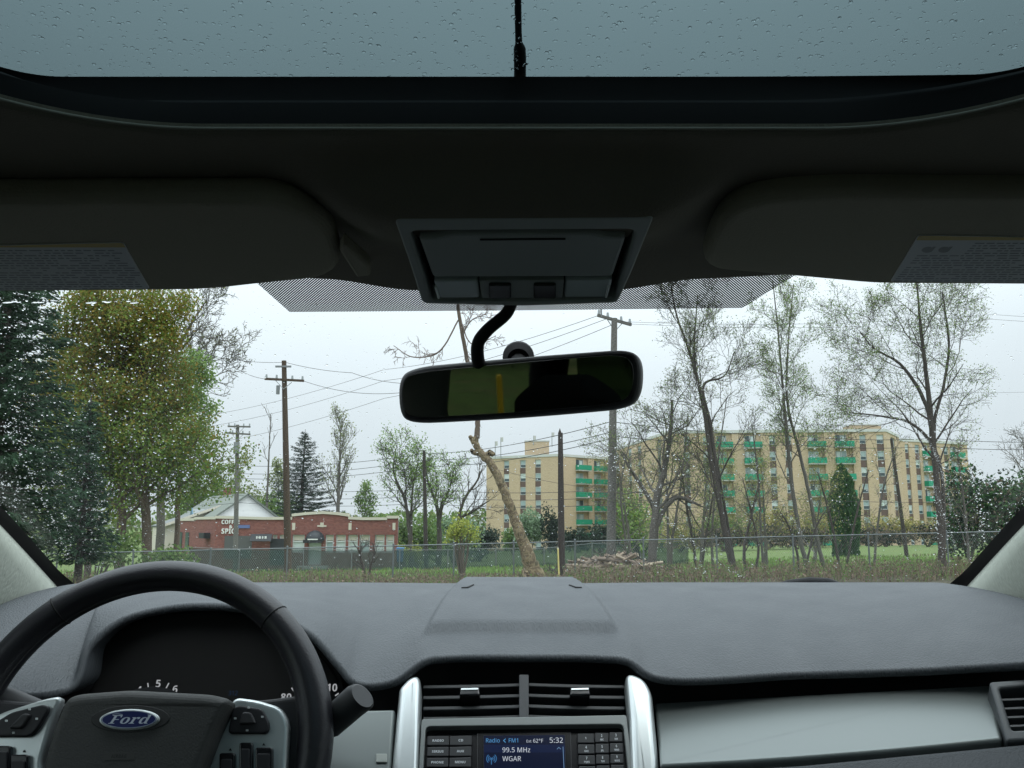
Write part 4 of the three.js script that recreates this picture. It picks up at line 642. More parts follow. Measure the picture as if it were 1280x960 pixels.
{ // low brick shop
  const b = base('brick_shop', 'low red brick shop with curved cream-capped parapet and white lettering', 'building');
  const D = 80, P = (x, y, d = D) => at(x, y, d), A = XZ(272, D), B = XZ(498, D), S = XZ(222, 91), y0 = -2.6, F = wallFrame(A, B, y0), L = F.len, uOf = (px) => F.along(px), vOf = (y) => P(400, y).y - y0;
  const prof = [[272, 647.5], [330, 649], [366, 649], [367, 645], [385, 643], [405, 641.8], [422, 643], [436, 645], [437.5, 648.5], [455, 649.5], [484, 649.5], [485, 647.5], [498, 647.5]].map(([x, y]) => [uOf(x), vOf(y)]);
  const s = new THREE.Shape(); s.moveTo(0, 0); s.lineTo(L, 0); prof.slice().reverse().forEach(([x, y]) => s.lineTo(x, y)); s.closePath();
  const bay = [[343, 349], [352, 364], [368, 383], [388, 404], [409, 419], [422, 434], [437, 449], [451, 464], [470, 482], [484, 494]];
  for (const [a, c] of bay) { const h = new THREE.Path(), x0 = uOf(a), x1 = uOf(c), hi = vOf(668.5), lo = a > 386 && a < 400 ? .35 : vOf(691); h.moveTo(x0, lo); h.lineTo(x1, lo); h.lineTo(x1, hi); h.lineTo(x0, hi); s.holes.push(h); }
  const uvw = new THREE.ExtrudeGeometry(s, { depth: .4, bevelEnabled: false }); uvw.translate(0, 0, -.4); mesh('wall', uvw.applyMatrix4(F.m), redBrick, b);
  const put = (n, g, m, par = b) => mesh(n, g.applyMatrix4(F.m), m, par);
  bay.forEach(([a, c], i) => { const x0 = uOf(a), x1 = uOf(c), w = x1 - x0, cx = (x0 + x1) / 2, hi = vOf(668.5), lo = a > 386 && a < 400 ? .35 : vOf(691), mid = vOf(677); const wn = put('shop_window', merged([boxG(w, .1, .12, cx, hi - .05, -.2), boxG(w, .12, .14, cx, mid, -.2), boxG(.1, hi - lo, .1, x0 + .05, (hi + lo) / 2, -.2), boxG(.1, hi - lo, .1, x1 - .05, (hi + lo) / 2, -.2), boxG(w, .1, .12, cx, lo + .05, -.2)]), BM.frame); put('transom_panel', boxG(w - .2, hi - mid - .2, .04, cx, (hi + mid) / 2, -.22), BM.cream, wn); put('pane', boxG(w - .2, mid - lo - .15, .03, cx, (mid + lo) / 2, -.23), i % 3 === 1 ? BM.clear : BM.blind, wn); });
  for (let i = 0; i + 1 < prof.length; i++) { const [x0, v0] = prof[i], [x1, v1] = prof[i + 1], l = Math.hypot(x1 - x0, v1 - v0); if (x1 - x0 < .2) continue; const g = boxG(l + .12, .24, .56); g.rotateZ(Math.atan2(v1 - v0, x1 - x0)); g.translate((x0 + x1) / 2, (v0 + v1) / 2 + .08, -.18 + (i % 2) * .006); put('coping', g, BM.cream); }
  for (const x of [369, 439, 493.5]) put('stone_panel', boxG(.26, .62, .06, uOf(x), vOf(658), .02), BM.cream);
  { const g = merged([boxG(.8, .14, .07, uOf(404), vOf(657.5), .02), boxG(.3, .4, .08, uOf(404), vOf(656), .02)]); put('stone_ornament', g, BM.cream); }
  { // round black canopy over the door
    const g = new THREE.SphereGeometry(1, 24, 10, 0, Math.PI * 2, 0, Math.PI / 2); g.scale((uOf(408) - uOf(384)) / 2, vOf(663) - vOf(675.5), .95); g.translate(uOf(396), vOf(675.5), 0); const c = put('door_canopy', g, std([.025, .03, .035], .6, { side: THREE.DoubleSide })); const v = boxG(uOf(408) - uOf(384), .28, .04, uOf(396), vOf(676.5), .93); put('canopy_valance', v, BM.dark, c); put('canopy_print', boxG(.9, .1, .02, uOf(396), vOf(674), .96), BM.white, c); }
  { const w = uOf(344) - uOf(318), g = boxG(w, .75, .05); g.rotateX(-.6); g.translate(uOf(331), vOf(672), .5); const c = put('black_awning', g, BM.dark); for (let i = 0; i < 4; i++) put('awning_mark', boxG(.12 + .05 * (i % 2), .26, .02, uOf(326 + i * 3.6), vOf(672), .58), BM.white, c); }
  put('shop_door', boxG(1.3, 2.3, .06, uOf(350), 1.5, .02), BM.dark); put('door_step', boxG(2.6, .3, 1, uOf(396), .15, .5), BM.slab);
  put('dark_shopfront', boxG(uOf(318) - uOf(284), 2.0, .05, (uOf(318) + uOf(284)) / 2, vOf(684), .005), std([.1, .1, .1], .3));
  const font = await new FontLoader().loadAsync('fonts/droid/droid_sans_bold.typeface.json');
  const word = (t, x, y, size, x1) => { const g = new TextGeometry(t, { font, size, depth: .08, curveSegments: 3 }); g.computeBoundingBox(); g.scale((uOf(x1) - uOf(x)) / g.boundingBox.max.x, 1, 1); g.translate(uOf(x), vOf(y), .01); put('sign_lettering', g, BM.white); };
  word('COFFEE', 279, 655, .37, 302); word('&', 289, 660, .27, 293); word('SPICE', 279.5, 667, .45, 301);
  put('blue_sign', boxG(1.1, .28, .06, uOf(307), vOf(658.2), .05), std([.12, .16, .34], .5));
  // side wall with stepped top
  const f2 = wallFrame(S, A, y0), q = new THREE.Shape(); q.moveTo(0, 0); q.lineTo(f2.len - .01, 0); q.lineTo(f2.len - .01, vOf(648)); q.lineTo(f2.len * .55, vOf(650)); q.lineTo(f2.len * .5, vOf(651.5)); q.lineTo(0, vOf(650.5)); q.closePath();
  const sw = new THREE.ExtrudeGeometry(q, { depth: .38, bevelEnabled: false }); sw.translate(0, 0, -.4); mesh('side_wall', sw.applyMatrix4(f2.m), redBrick, b);
  for (let i = 0; i < 2; i++) mesh('coping', boxG(f2.len * .5, .24, .5, f2.len * (.25 + .5 * i), vOf(i ? 648.8 : 650.2) + .1, -.19 + .004 * i).applyMatrix4(f2.m), BM.cream, b);
  for (const u of [2.2, 4.6]) mesh('side_window', boxG(1.1, 1.7, .06, u, 2.3, .02).applyMatrix4(f2.m), BM.glass, b);
  mesh('side_awning', boxG(1.5, .5, .6, f2.len - 2.2, 2.9, .3).applyMatrix4(f2.m), BM.dark, b);
  blockCore(b, [S.clone().add(V3(.5, 0, -.4)), A.clone().add(V3(.2, 0, -.5)), B.clone().add(V3(-.1, 0, -.5)), XZ(505, 96), XZ(245, 104)], y0, vOf(652) + y0);
}
{ // gabled house behind the shop
  const D = 98, p = at(309, 619, D), y0 = -2.9, H = p.y - y0, w = 6.9, eave = at(309, 647, D).y - y0, b = base('gabled_house', 'white gabled house with grey shingle roof and dormer behind the brick shop', 'house', [p.x, y0, p.z]);
  b.rotation.y = .62; const len = 13;
  const s = new THREE.Shape([[-w / 2, 0], [w / 2, 0], [w / 2, eave], [0, H - .15], [-w / 2, eave]].map(([x, y]) => new THREE.Vector2(x, y)));
  const g = new THREE.ExtrudeGeometry(s, { depth: len, bevelEnabled: false }); g.translate(0, 0, -len); mesh('wall', g, BM.white, b);
  const sl = Math.hypot(w / 2, H - eave), an = Math.atan2(H - eave, w / 2);
  for (const k of [-1, 1]) { const r = boxG(sl + .5, .18, len + .7); r.rotateZ(-k * an); r.translate(k * (w / 4 + .12), (H + eave) / 2 + .0, -len / 2); mesh('roof', r, new THREE.MeshStandardMaterial({ color: rgb(.17, .19, .165), roughness: .95, bumpMap: clothTex, bumpScale: .02 }), b); }
  for (let i = 0; i < 9; i++) mesh('clapboard', boxG(2 * (w / 2) * (1 - i / 9) * .97, .3, .04, 0, eave + (H - eave) * (i + .4) / 9, .02 + .008 * (i % 2)), BM.white, b);
  const d = mesh('dormer', new THREE.ExtrudeGeometry(new THREE.Shape([[-.6, 0], [.6, 0], [.6, .8], [0, 1.7], [-.6, .8]].map(([x, y]) => new THREE.Vector2(x, y))), { depth: 2.2, bevelEnabled: false }).rotateY(-Math.PI / 2).translate(-w / 2 + 1.4, eave - .75, -5.4), BM.lead, b);
  mesh('dormer_gable', new THREE.ExtrudeGeometry(new THREE.Shape([[-.72, .75], [.72, .75], [0, 1.85]].map(([x, y]) => new THREE.Vector2(x, y))), { depth: .1, bevelEnabled: false }).rotateY(-Math.PI / 2).translate(-w / 2 - .82, eave - .75, -5.4), std([.1, .2, .27], .6), d);
  mesh('dormer_window', boxG(.06, .5, .7, -w / 2 - .83, eave - .38, -5.4), BM.clear, d);
  mesh('chimney', metreUV(boxG(.7, 1.6, .7, .5, H + .3, -8.5)), redBrick, b);
}
{ // porch roof left of the shop
  const p = at(236, 640, 100), b = base('timber_house', 'pale house with low sloping roof behind the left end of the brick shop', 'house', [p.x, -2.9, p.z]); b.rotation.y = .5;
  { const w = new THREE.ExtrudeGeometry(new THREE.Shape([[-3, 0], [3, 0], [3, 6.06], [-3, 3.88]].map(([x, y]) => new THREE.Vector2(x, y))), { depth: 7, bevelEnabled: false }); mesh('wall', w.translate(0, 0, -5.5), BM.cream, b); } const r = boxG(6.6, .2, 8); r.rotateZ(.35); mesh('roof', r.translate(0, 5.1, -2), BM.roof, b); mesh('fascia', boxG(6.6, .25, .1).rotateZ(.35).translate(0, 5.1, 2.02), BM.cream, b); mesh('window', boxG(1.2, 1.4, .06, .6, 2.4, 1.53), BM.glass, b);
}
// ================================================================ poles and wires
const PM = { brown: new THREE.MeshStandardMaterial({ color: rgb(.22, .15, .1), roughness: .95, map: barkTex }), grey: new THREE.MeshStandardMaterial({ color: rgb(.42, .4, .37), roughness: .95, map: barkTex }), dark: new THREE.MeshStandardMaterial({ color: rgb(.13, .105, .09), roughness: .95, map: barkTex }), steel: std([.25, .26, .27], .5, { metalness: .4 }), ins: std([.3, .32, .33], .3) };
function pole(label, { px, d, top: [tx, ty], r, mat, arms = [], extra }) {
  const f = foot(px, d), t = at(tx, ty, d), b = base('utility_pole', label, 'utility pole', [f.x, f.y, f.z]);
  const q = t.clone().sub(f), mb = new MB(); mb.tube([V3(0, -.2, 0), q.clone().multiplyScalar(.5), q], [r * 1.25, r * 1.05, r * .8], 12, null, true); mesh('shaft', mb.geo(), mat, b);
  for (const [x0, y0, x1, y1, dz = 0] of arms) {
    const a = at(x0, y0, d - .15).sub(f), c = at(x1, y1, d - .15 + dz).sub(f), dir = c.clone().sub(a), L = dir.length(), g = boxG(L, .13, .1); g.applyMatrix4(new THREE.Matrix4().makeRotationFromQuaternion(new THREE.Quaternion().setFromUnitVectors(V3(1, 0, 0), dir.clone().normalize()))); const m = a.clone().add(c).multiplyScalar(.5); const arm = mesh('crossarm', g.translate(m.x, m.y, m.z), mat, b);
    for (const k of [.04, .3, .7, .96]) { const p = a.clone().lerp(c, k); mesh('insulator', new THREE.CylinderGeometry(.05, .07, .2, 8).translate(p.x, p.y + .16, p.z), PM.ins, arm); }
    const br = new MB(); br.tube([a.clone().lerp(c, .25), m.clone().add(V3(0, -.55, .1))], [.02, .02], 5); br.tube([a.clone().lerp(c, .75), m.clone().add(V3(0, -.55, .1))], [.02, .02], 5); mesh('brace', br.geo(), PM.steel, arm);
  }
  if (extra) extra(b, q, f); return b;
}
const can = (b, x, y, z, h = .8, r = .22) => mesh('transformer', new THREE.CylinderGeometry(r, r, h, 14).translate(x, y, z), PM.steel, b);
pole('tall brown utility pole with one crossarm before the brick shop', { px: 361, d: 50, top: [355, 451], r: .17, mat: PM.brown, arms: [[331, 473.5, 380, 476]], extra: (b, q) => { const g = boxG(.9, .1, .1); mesh('top_bracket', g.translate(q.x, q.y - .35, q.z + .1), PM.steel, b); can(b, q.x - .25, q.y - 1.7, q.z + .1, .5, .1); } });
pole('pale utility pole with two crossarms before the lettered shop wall', { px: 295, d: 72, top: [297, 531], r: .17, mat: PM.grey, arms: [[285, 533, 313, 533.5], [281, 541, 313, 543]], extra: (b, q) => { can(b, q.x + .1, q.y - 1.9, q.z + .3, .9, .24); } });
pole('slim dark utility pole among the green trees right of the shop', { px: 533, d: 62, top: [530, 563], r: .13, mat: PM.dark });
pole('tall grey utility pole with tilted crossarm behind the rear-view mirror', { px: 763, d: 40, top: [768, 398], r: .17, mat: PM.grey, arms: [[747, 394, 789, 406, .8]], extra: (b, q) => { const g = new MB(); g.tube([q.clone().add(V3(-.6, .05, .1)), q.clone().add(V3(-.62, .42, .1))], [.03, .05], 6, null, true); mesh('pole_top_pin', g.geo(), PM.steel, b); } });
pole('dark topless pole stump rising in front of the fence', { px: 702, d: 34.2, top: [700.5, 541], r: .115, mat: PM.dark, extra: (b, q) => mesh('splintered_top', new THREE.ConeGeometry(.08, .22, 7).translate(q.x - .02, q.y + .08, q.z), PM.dark, b) });
pole('thin dark leaning pole before the long apartment block', { px: 1134, d: 66, top: [1114, 548], r: .12, mat: PM.dark });
{ // thin yellow stake at the fence
  const f = foot(699, 33.2), b = base('stake', 'thin yellow stake beside the dark pole stump', 'stake', [f.x, f.y, f.z]); const q = at(697.5, 686, 33.2).sub(f), mb = new MB(); mb.tube([V3(0, -.1, 0), q], [.035, .032], 6, null, true); mesh('shaft', mb.geo(), std([.65, .55, .2], .7), b); mesh('stake_tip', new THREE.ConeGeometry(.03, .08, 6).translate(q.x, q.y + .03, q.z), std([.7, .66, .5], .7), b);
}
const wireMat = std([.03, .03, .035], .6);
function wire(label, pts, sag = .15, r = .013) {
  const P = pts.map(([x, y, d]) => at(x, y, d)), mb = new MB();
  for (let i = 0; i + 1 < P.length; i++) { const k = []; for (let j = 0; j <= 14; j++) { const t = j / 14, p = P[i].clone().lerp(P[i + 1], t); p.y -= sag * 4 * t * (1 - t); k.push(p); } mb.tube(k, k.map(() => r), 5); }
  const m = mesh('power_line', mb.geo(), wireMat); return tag(m, label, 'power line', 'power lines');
}
wire('power line from the brown pole crossarm down to the right behind the mirror', [[379, 476, 50], [500, 491, 46], [640, 505, 44]], .3);
wire('power line from the brown pole top to the right behind the mirror', [[357, 453, 50], [440, 466, 48], [500, 479, 47], [640, 500, 45]], .1);
wire('power line from the brown pole top up left to the bare tree', [[355, 453, 50], [250, 441, 56], [120, 425, 60]], .2);
wire('power line from the brown pole crossarm left behind the maple', [[333, 474, 50], [280, 450, 47], [180, 436, 45]], .2);
for (const [n, a, b] of [['upper', [749, 394], [480, 462]], ['middle', [757, 399], [480, 476]], ['lower', [770, 404], [480, 498]]]) wire(`${n} of the three lines from the tilted crossarm down left behind the mirror`, [[...a, 40], [...b, 60], [b[0] - 240, b[1] + 60, 80]], .4);
for (const [n, a, b] of [['upper', [775, 402], [1240, 393]], ['lower', [788, 405], [1240, 399]]]) wire(`${n} of the two thin lines from the tilted crossarm across the trees`, [[...a, 40], [...b, 46], [1500, b[1] - 4, 50]], .3, .008);
for (const [n, y0, y1, y2] of [['topmost', 582, 567, 527], ['second', 592, 575, 540], ['third', 598, 583, 548]]) wire(`${n} of the three lines rising from the pale pole to the grey pole`, [[200, y0 + 4, 74], [297, y0, 72], [530, y1, 62], [764, y2, 40]], .35, .018);
wire('upper of the two lines along the roofline of the long apartment block', [[764, 527, 40], [1000, 545, 52], [1165, 548, 54], [1340, 551, 56]], .15, .018);
wire('lower of the two lines along the roofline of the long apartment block', [[764, 545, 40], [1000, 556, 52], [1165, 558, 54], [1340, 560, 56]], .15, .018);
for (const [n, y] of [['upper', 610], ['middle', 619], ['lower', 628]]) wire(`${n} of three low level lines crossing behind the brown pole`, [[215, y - 1, 76], [297, y, 72], [530, y + 1, 62], [764, y + 2, 58], [900, y + 3, 58]], .25, .016);
wire('low line past the windows of the long apartment block', [[764, 628, 50], [1000, 624, 56], [1340, 620, 60]], .3, .014);
wire('thin line across the sky at the right edge of the windscreen', [[1150, 490, 60], [1340, 488, 60]], .1, .008);
wire('line from the slim dark pole down right into the trees', [[531, 565, 62], [600, 580, 66], [764, 612, 66]], .3, .013);

// ================================================================ fences
const screenTex = noiseTex(256, (() => { const n = tile((u, v) => fbm(u * 5, v * 5, 6, 5)); return (u, v) => { const k = clamp(.5 + 1.1 * n(u, v)); return [lerp(.22, .36, k), lerp(.36, .45, k), lerp(.34, .41, k)]; }; })(), .35, true);
const FM = { steel: std([.17, .19, .19], .6, { metalness: .3 }), wire: std([.2, .23, .23], .6, { metalness: .3 }), screen: new THREE.MeshStandardMaterial({ color: rgb(.5, .5, .5), map: screenTex, roughness: .9, side: THREE.DoubleSide, transparent: true, opacity: .78 }) };
{
  const b = base('chain_link_fence', 'galvanised chain-link fence along the near edge of the grass', 'fence');
  const top = (x) => { const px = 640 + x * LENS / 34.6; return at(clamp(px, -200, 1600), lerp(687, 664, clamp((px - 250) / 975, -.6, 1.5)), 35).y; };
  const posts = []; for (const px of [-330, -230, -130, -30, 70, 165, 262, 358, 491, 567, 642, 719, 805, 897, 993, 1088, 1187, 1282, 1380, 1480]) posts.push(foot(px, 35).x);
  const rail = new MB(), link = new MB();
  posts.forEach((x, i) => { const y = top(x), g = groundY(x, 35), h = y - g; const p = mesh('fence_post', new THREE.CylinderGeometry(.032, .032, h + .25, 10).translate(x, g + h / 2 - .1, -35), FM.steel, b); mesh('post_cap', new THREE.SphereGeometry(.042, 10, 6).translate(x, y + .03, -35), FM.steel, p); });
  for (let i = 0; i + 1 < posts.length; i++) { const m = new MB(); m.tube([V3(posts[i] + .03, top(posts[i]) - .03, -35), V3(posts[i + 1] - .03, top(posts[i + 1]) - .03, -35)], [.022, .022], 8); mesh('top_rail', m.geo(), FM.steel, b); }
  const x0 = posts[2], x1 = posts.at(-3);
  for (const k of [-1, 1]) for (let x = x0; x < x1; x += .085) { const g = groundY(x, 35) + .04, t = top(x) - .05, e = (t - g) * .7 * k; link.tube([V3(x, g, -34.955 + k * .004), V3(x + e, t, -34.955 + k * .004)], [.0026, .0026], 3); }
  mesh('wire_mesh', link.geo(), FM.wire, b);
}
{
  const b = base('screened_fence', 'fence hung with dark green windscreen cloth beyond the grass strip', 'fence');
  const seg = [[236, 685, 716], [300, 687, 716], [380, 687, 712], [440, 688, 711], [500, 688, 711], [560, 688, 711], [620, 686, 711], [680, 686, 708], [740, 680, 704], [800, 678, 704], [860, 677, 703]];
  for (let i = 0; i + 1 < seg.length; i++) {
    const d = (k) => 62 - k * .3, A = at(seg[i][0], seg[i][1], d(i)), B = at(seg[i + 1][0], seg[i + 1][1], d(i + 1)); const lo = (p) => groundY(p.x, -p.z) + .05;
    const g = gridGeo(6, 16, (r, c) => { const p = A.clone().lerp(B, c); p.y = lerp(lo(p), p.y - .04 * Math.sin(Math.PI * c), r); p.z += .03 * Math.sin(c * 19 + i) * Math.sin(Math.PI * r); return p; }); mesh('windscreen_cloth', g, FM.screen, b);
    const h = A.y - lo(A); mesh('fence_post', new THREE.CylinderGeometry(.04, .04, h + .2, 8).translate(A.x, lo(A) + h / 2, A.z + .06), FM.steel, b);
    const m = new MB(); m.tube([A.clone().add(V3(0, .03, 0)), B.clone().add(V3(0, .03, 0))], [.025, .025], 6); mesh('top_rail', m.geo(), FM.steel, b);
  }
}
// ================================================================ trees, left to right
const C = {
  olive: [[.15, .24, .05], [.19, .26, .055], [.2, .22, .055], [.11, .19, .045]],
  spruce: [[.034, .068, .038], [.044, .085, .046], [.055, .1, .056], [.028, .055, .032]], maple: [[.23, .2, .045], [.18, .22, .045], [.25, .18, .04], [.14, .21, .045], [.16, .23, .05], [.2, .15, .035]],
  fresh: [[.184, .287, .069], [.230, .345, .103], [.149, .241, .069], [.253, .345, .138]], mid: [[.115, .195, .057], [.149, .230, .069], [.184, .253, .092]], bud: [[.220, .264, .110], [.264, .297, .132], [.187, .220, .099]],
  yellow: [[.340, .380, .070], [.400, .420, .100], [.260, .320, .070]], forsythia: [[.304, .275, .086], [.257, .257, .095], [.342, .294, .114], [.190, .190, .086]], dark: [[.029, .048, .034], [.038, .058, .038], [.048, .067, .048]], cedar: [[.042, .096, .036], [.054, .120, .042], [.060, .132, .048]], pale: [[.200, .280, .170], [.240, .330, .200], [.160, .240, .140]], brush: [[.19, .145, .105], [.14, .11, .08], [.25, .19, .14]],
};
conifer('spruce_tree', 'huge dark blue-green spruce at the left edge of the windscreen', null, { px: -22, d: 25, h: 12.6, w: 6, seed: 21, colors: C.spruce, dens: 1.7, bare: .14 });
conifer('spruce_tree', 'smaller dark spruce with bare lower trunk beside the huge one', null, { px: 97, d: 31, h: 6.8, w: 2.5, seed: 22, colors: C.spruce, bare: .17, dens: 1.2 });
tree('maple_tree', 'broad maple in orange and olive spring leaf', null, { px: 158, d: 42, seed: 3, levels: 3, len: 4.3, kids: [0, 16, 8, 7], angle: .98, ratio: .52, lift: .05, from: .2, wander: .45, bark: BK.brown, trunks: [trunkLine(150, 42, [[152, 640, .2], [150, 560, .16], [140, 470, .11], [142, 385, .05]]), trunkLine(186, 42, [[182, 640, .2], [178, 560, .16], [176, 470, .1], [170, 400, .04]]), trunkLine(110, 43, [[112, 640, .14], [106, 540, .1], [98, 440, .05]])], leaf: [{ n: 14, spread: .5, size: .125, slim: .75, colors: C.maple, low: C.olive, y0: 3.5, y1: 8.5 }] });
tree('bare_tree', 'bare twiggy tree standing behind the orange maple', null, { px: 196, d: 54, seed: 41, levels: 4, len: 4.2, kids: [0, 13, 6, 5, 4], angle: .75, ratio: .55, lift: .08, from: .4, bark: BK.grey, fine: .017, trunks: [trunkLine(200, 54, [[202, 600, .22], [210, 500, .17], [226, 430, .11], [258, 375, .03]]), Object.assign(trunkLine(200, 54, [[204, 560, .12], [220, 480, .12], [250, 455, .07], [272, 445, .02]]), { from: .5, count: 7 })], leaf: [{ n: 1, spread: .25, size: .1, colors: C.bud, keep: .25 }] });
tree('leafy_tree', 'loose fresh green tree between the maple and the pale pole', null, { px: 222, d: 47, seed: 52, levels: 3, len: 2.3, kids: [0, 14, 7, 6], angle: .8, ratio: .55, lift: .09, from: .46, bark: BK.brown, trunks: [trunkLine(222, 47, [[222, 640, .13], [226, 580, .1], [234, 520, .07], [244, 462, .02]])], leaf: [{ n: 5, spread: .36, size: .14, colors: C.fresh, slim: .65 }] });
for (const [px, d, w, h, n, s] of [[120, 39, 4.6, 2.2, 2600, 1], [205, 40, 3.4, 1.6, 1800, 2]]) shrub('undergrowth_bush', s === 1 ? 'wide green bush under the orange maple' : 'low green bush under the loose fresh green tree', null, { px, d, w, h, n, seed: 60 + s, colors: C.mid, size: .16, up: .3 });
tree('bare_tree', 'thin bare forked tree far behind the gabled house', null, { px: 331, d: 112, seed: 61, levels: 2, len: 3.4, kids: [0, 6, 5], angle: .45, from: .62, lift: .15, fine: .03, bark: BK.grey, trunks: [straight(331, 112, 18.5, .2)] });
for (const [i, [px, d, h, lab]] of [[262, 118, 12.5, 'hazy green tree behind the ridge of the gabled house'], [290, 126, 13, 'hazy olive tree between the pale pole and the thin bare tree'], [240, 112, 11, 'hazy green tree behind the left end of the brick shop'], [345, 122, 12, 'hazy olive tree right behind the brown pole'], [455, 118, 8.5, 'low hazy tree right of the tall budding tree']].entries())
  tree('distant_tree', lab, null, { px, d, seed: 70 + i, levels: 3, len: 3.4, kids: [0, 9, 6, 4], angle: .65, from: .2, lift: .12, fine: .025, bark: BK.grey, trunks: [straight(px, d, h, .22)], leaf: [{ n: 3, spread: .5, size: .34, colors: i % 2 ? C.bud : C.mid, keep: .75 }] });
for (const [i, [px, d, w, h, lab]] of [[250, 116, 9, 10.4, 'wide hazy green tree crown over the brick shop sign'], [292, 124, 10, 10.2, 'wide hazy olive tree crown behind the pale pole'], [338, 120, 8, 9, 'wide hazy tree crown left of the brown pole']].entries()) shrub('distant_tree', lab, null, { px, d, w, h, up: 1.5, n: 3600, seed: 170 + i, colors: i === 1 ? C.bud : C.mid, size: .42, category: 'tree', stems: 14, round: .7, bk: BK.grey });
conifer('spruce_tree', 'pointed dark spruce behind the brick shop roof', null, { px: 376, d: 104, h: 15.5, w: 11.5, seed: 23, colors: C.dark, dens: 1, bare: .06 });
tree('budding_tree', 'tall narrow tree just coming into leaf beside the pointed spruce', null, { px: 421, d: 102, seed: 81, levels: 3, len: 5.2, kids: [0, 16, 7, 5], angle: .42, from: .3, lift: .14, ratio: .5, fine: .02, bark: BK.grey, trunks: [straight(421, 102, 15.5, .28)], leaf: [{ n: 1, spread: .4, size: .22, colors: C.bud, keep: .8 }] });
tree('leafy_tree', 'airy bright green tree left of the slim dark pole', null, { px: 502, d: 70, seed: 91, levels: 3, len: 3.2, kids: [0, 11, 6, 5], angle: .7, from: .35, lift: .08, bark: BK.dark, fine: .018, trunks: [trunkLine(514, 70, [[512, 670, .16], [506, 625, .12], [492, 590, .07], [496, 556, .02]]), trunkLine(516, 70, [[514, 660, .12], [516, 610, .08], [524, 572, .02]])], leaf: [{ n: 3, spread: .42, size: .17, colors: C.fresh, keep: .6 }] });
tree('leafy_tree', 'small fresh green tree right of the slim dark pole', null, { px: 550, d: 74, seed: 92, levels: 3, len: 2.7, kids: [0, 11, 6, 4], angle: .75, from: .35, lift: .06, bark: BK.dark, fine: .018, trunks: [trunkLine(548, 74, [[549, 660, .2], [546, 632, .15], [536, 605, .1], [533, 590, .04]]), trunkLine(549, 74, [[551, 640, .14], [562, 610, .08], [568, 584, .02]])], leaf: [{ n: 3, spread: .42, size: .16, colors: C.fresh, keep: .55 }] });
tree('bare_tree', 'sparse dark-limbed tree behind the leaning pruned trunk', null, { px: 580, d: 78, seed: 93, levels: 3, len: 3.2, kids: [0, 8, 4, 4], angle: .6, from: .35, lift: .1, bark: BK.dark, fine: .018, trunks: [trunkLine(570, 78, [[572, 660, .16], [580, 625, .12], [597, 600, .08], [604, 582, .03]]), trunkLine(572, 78, [[574, 650, .14], [590, 640, .1], [611, 626, .05]])] });
for (const [i, [px, d, w, h, c, lab]] of [[478, 84, 5, 4.6, C.mid, 'green thicket at the right end of the brick shop'], [520, 86, 6.5, 5.5, C.mid, 'broad green thicket behind the slim dark pole'], [566, 92, 6.5, 4.6, C.pale, 'pale green thicket below the sparse dark-limbed tree'], [600, 96, 5, 4.2, C.dark, 'dark thicket behind the leaning pruned trunk']].entries()) shrub('thicket', lab, null, { px, d, w, h, n: 3800, seed: 100 + i, colors: c, size: .3, up: .2, round: .6 });
{ const f = foot(577, 38); shrub('small_tree', 'small yellow-green tree behind the chain-link fence left of the leaning trunk', null, { px: 577, d: 38, w: 1.75, h: 2.65, up: 1.35, n: 1500, seed: 111, colors: C.yellow, size: .1, category: 'tree', stems: 12, round: .6 }); }
for (const [i, [px, lab]] of [[505, 'tiny yellow-green bush at the shop corner'], [521, 'tiny yellow-green bush right of the shop corner']].entries()) shrub('small_bush', lab, null, { px, d: 66, w: 1.1, h: 1.9, n: 500, seed: 115 + i, colors: C.yellow, size: .13 });
{ const f = foot(500, 65), b = base('rubbish_bin', 'small blue bin beside the corner of the brick shop', 'bin', [f.x, f.y, f.z]); mesh('body', new THREE.CylinderGeometry(.26, .22, .9, 10).translate(0, 1.0, 0), std([.08, .2, .42], .6), b); mesh('lid', rbox(.56, .1, .56, .03).translate(0, 1.5, 0), std([.1, .25, .5], .6), b); mesh('pedestal', boxG(.3, .6, .3, 0, .28, 0), BM.dark, b); }
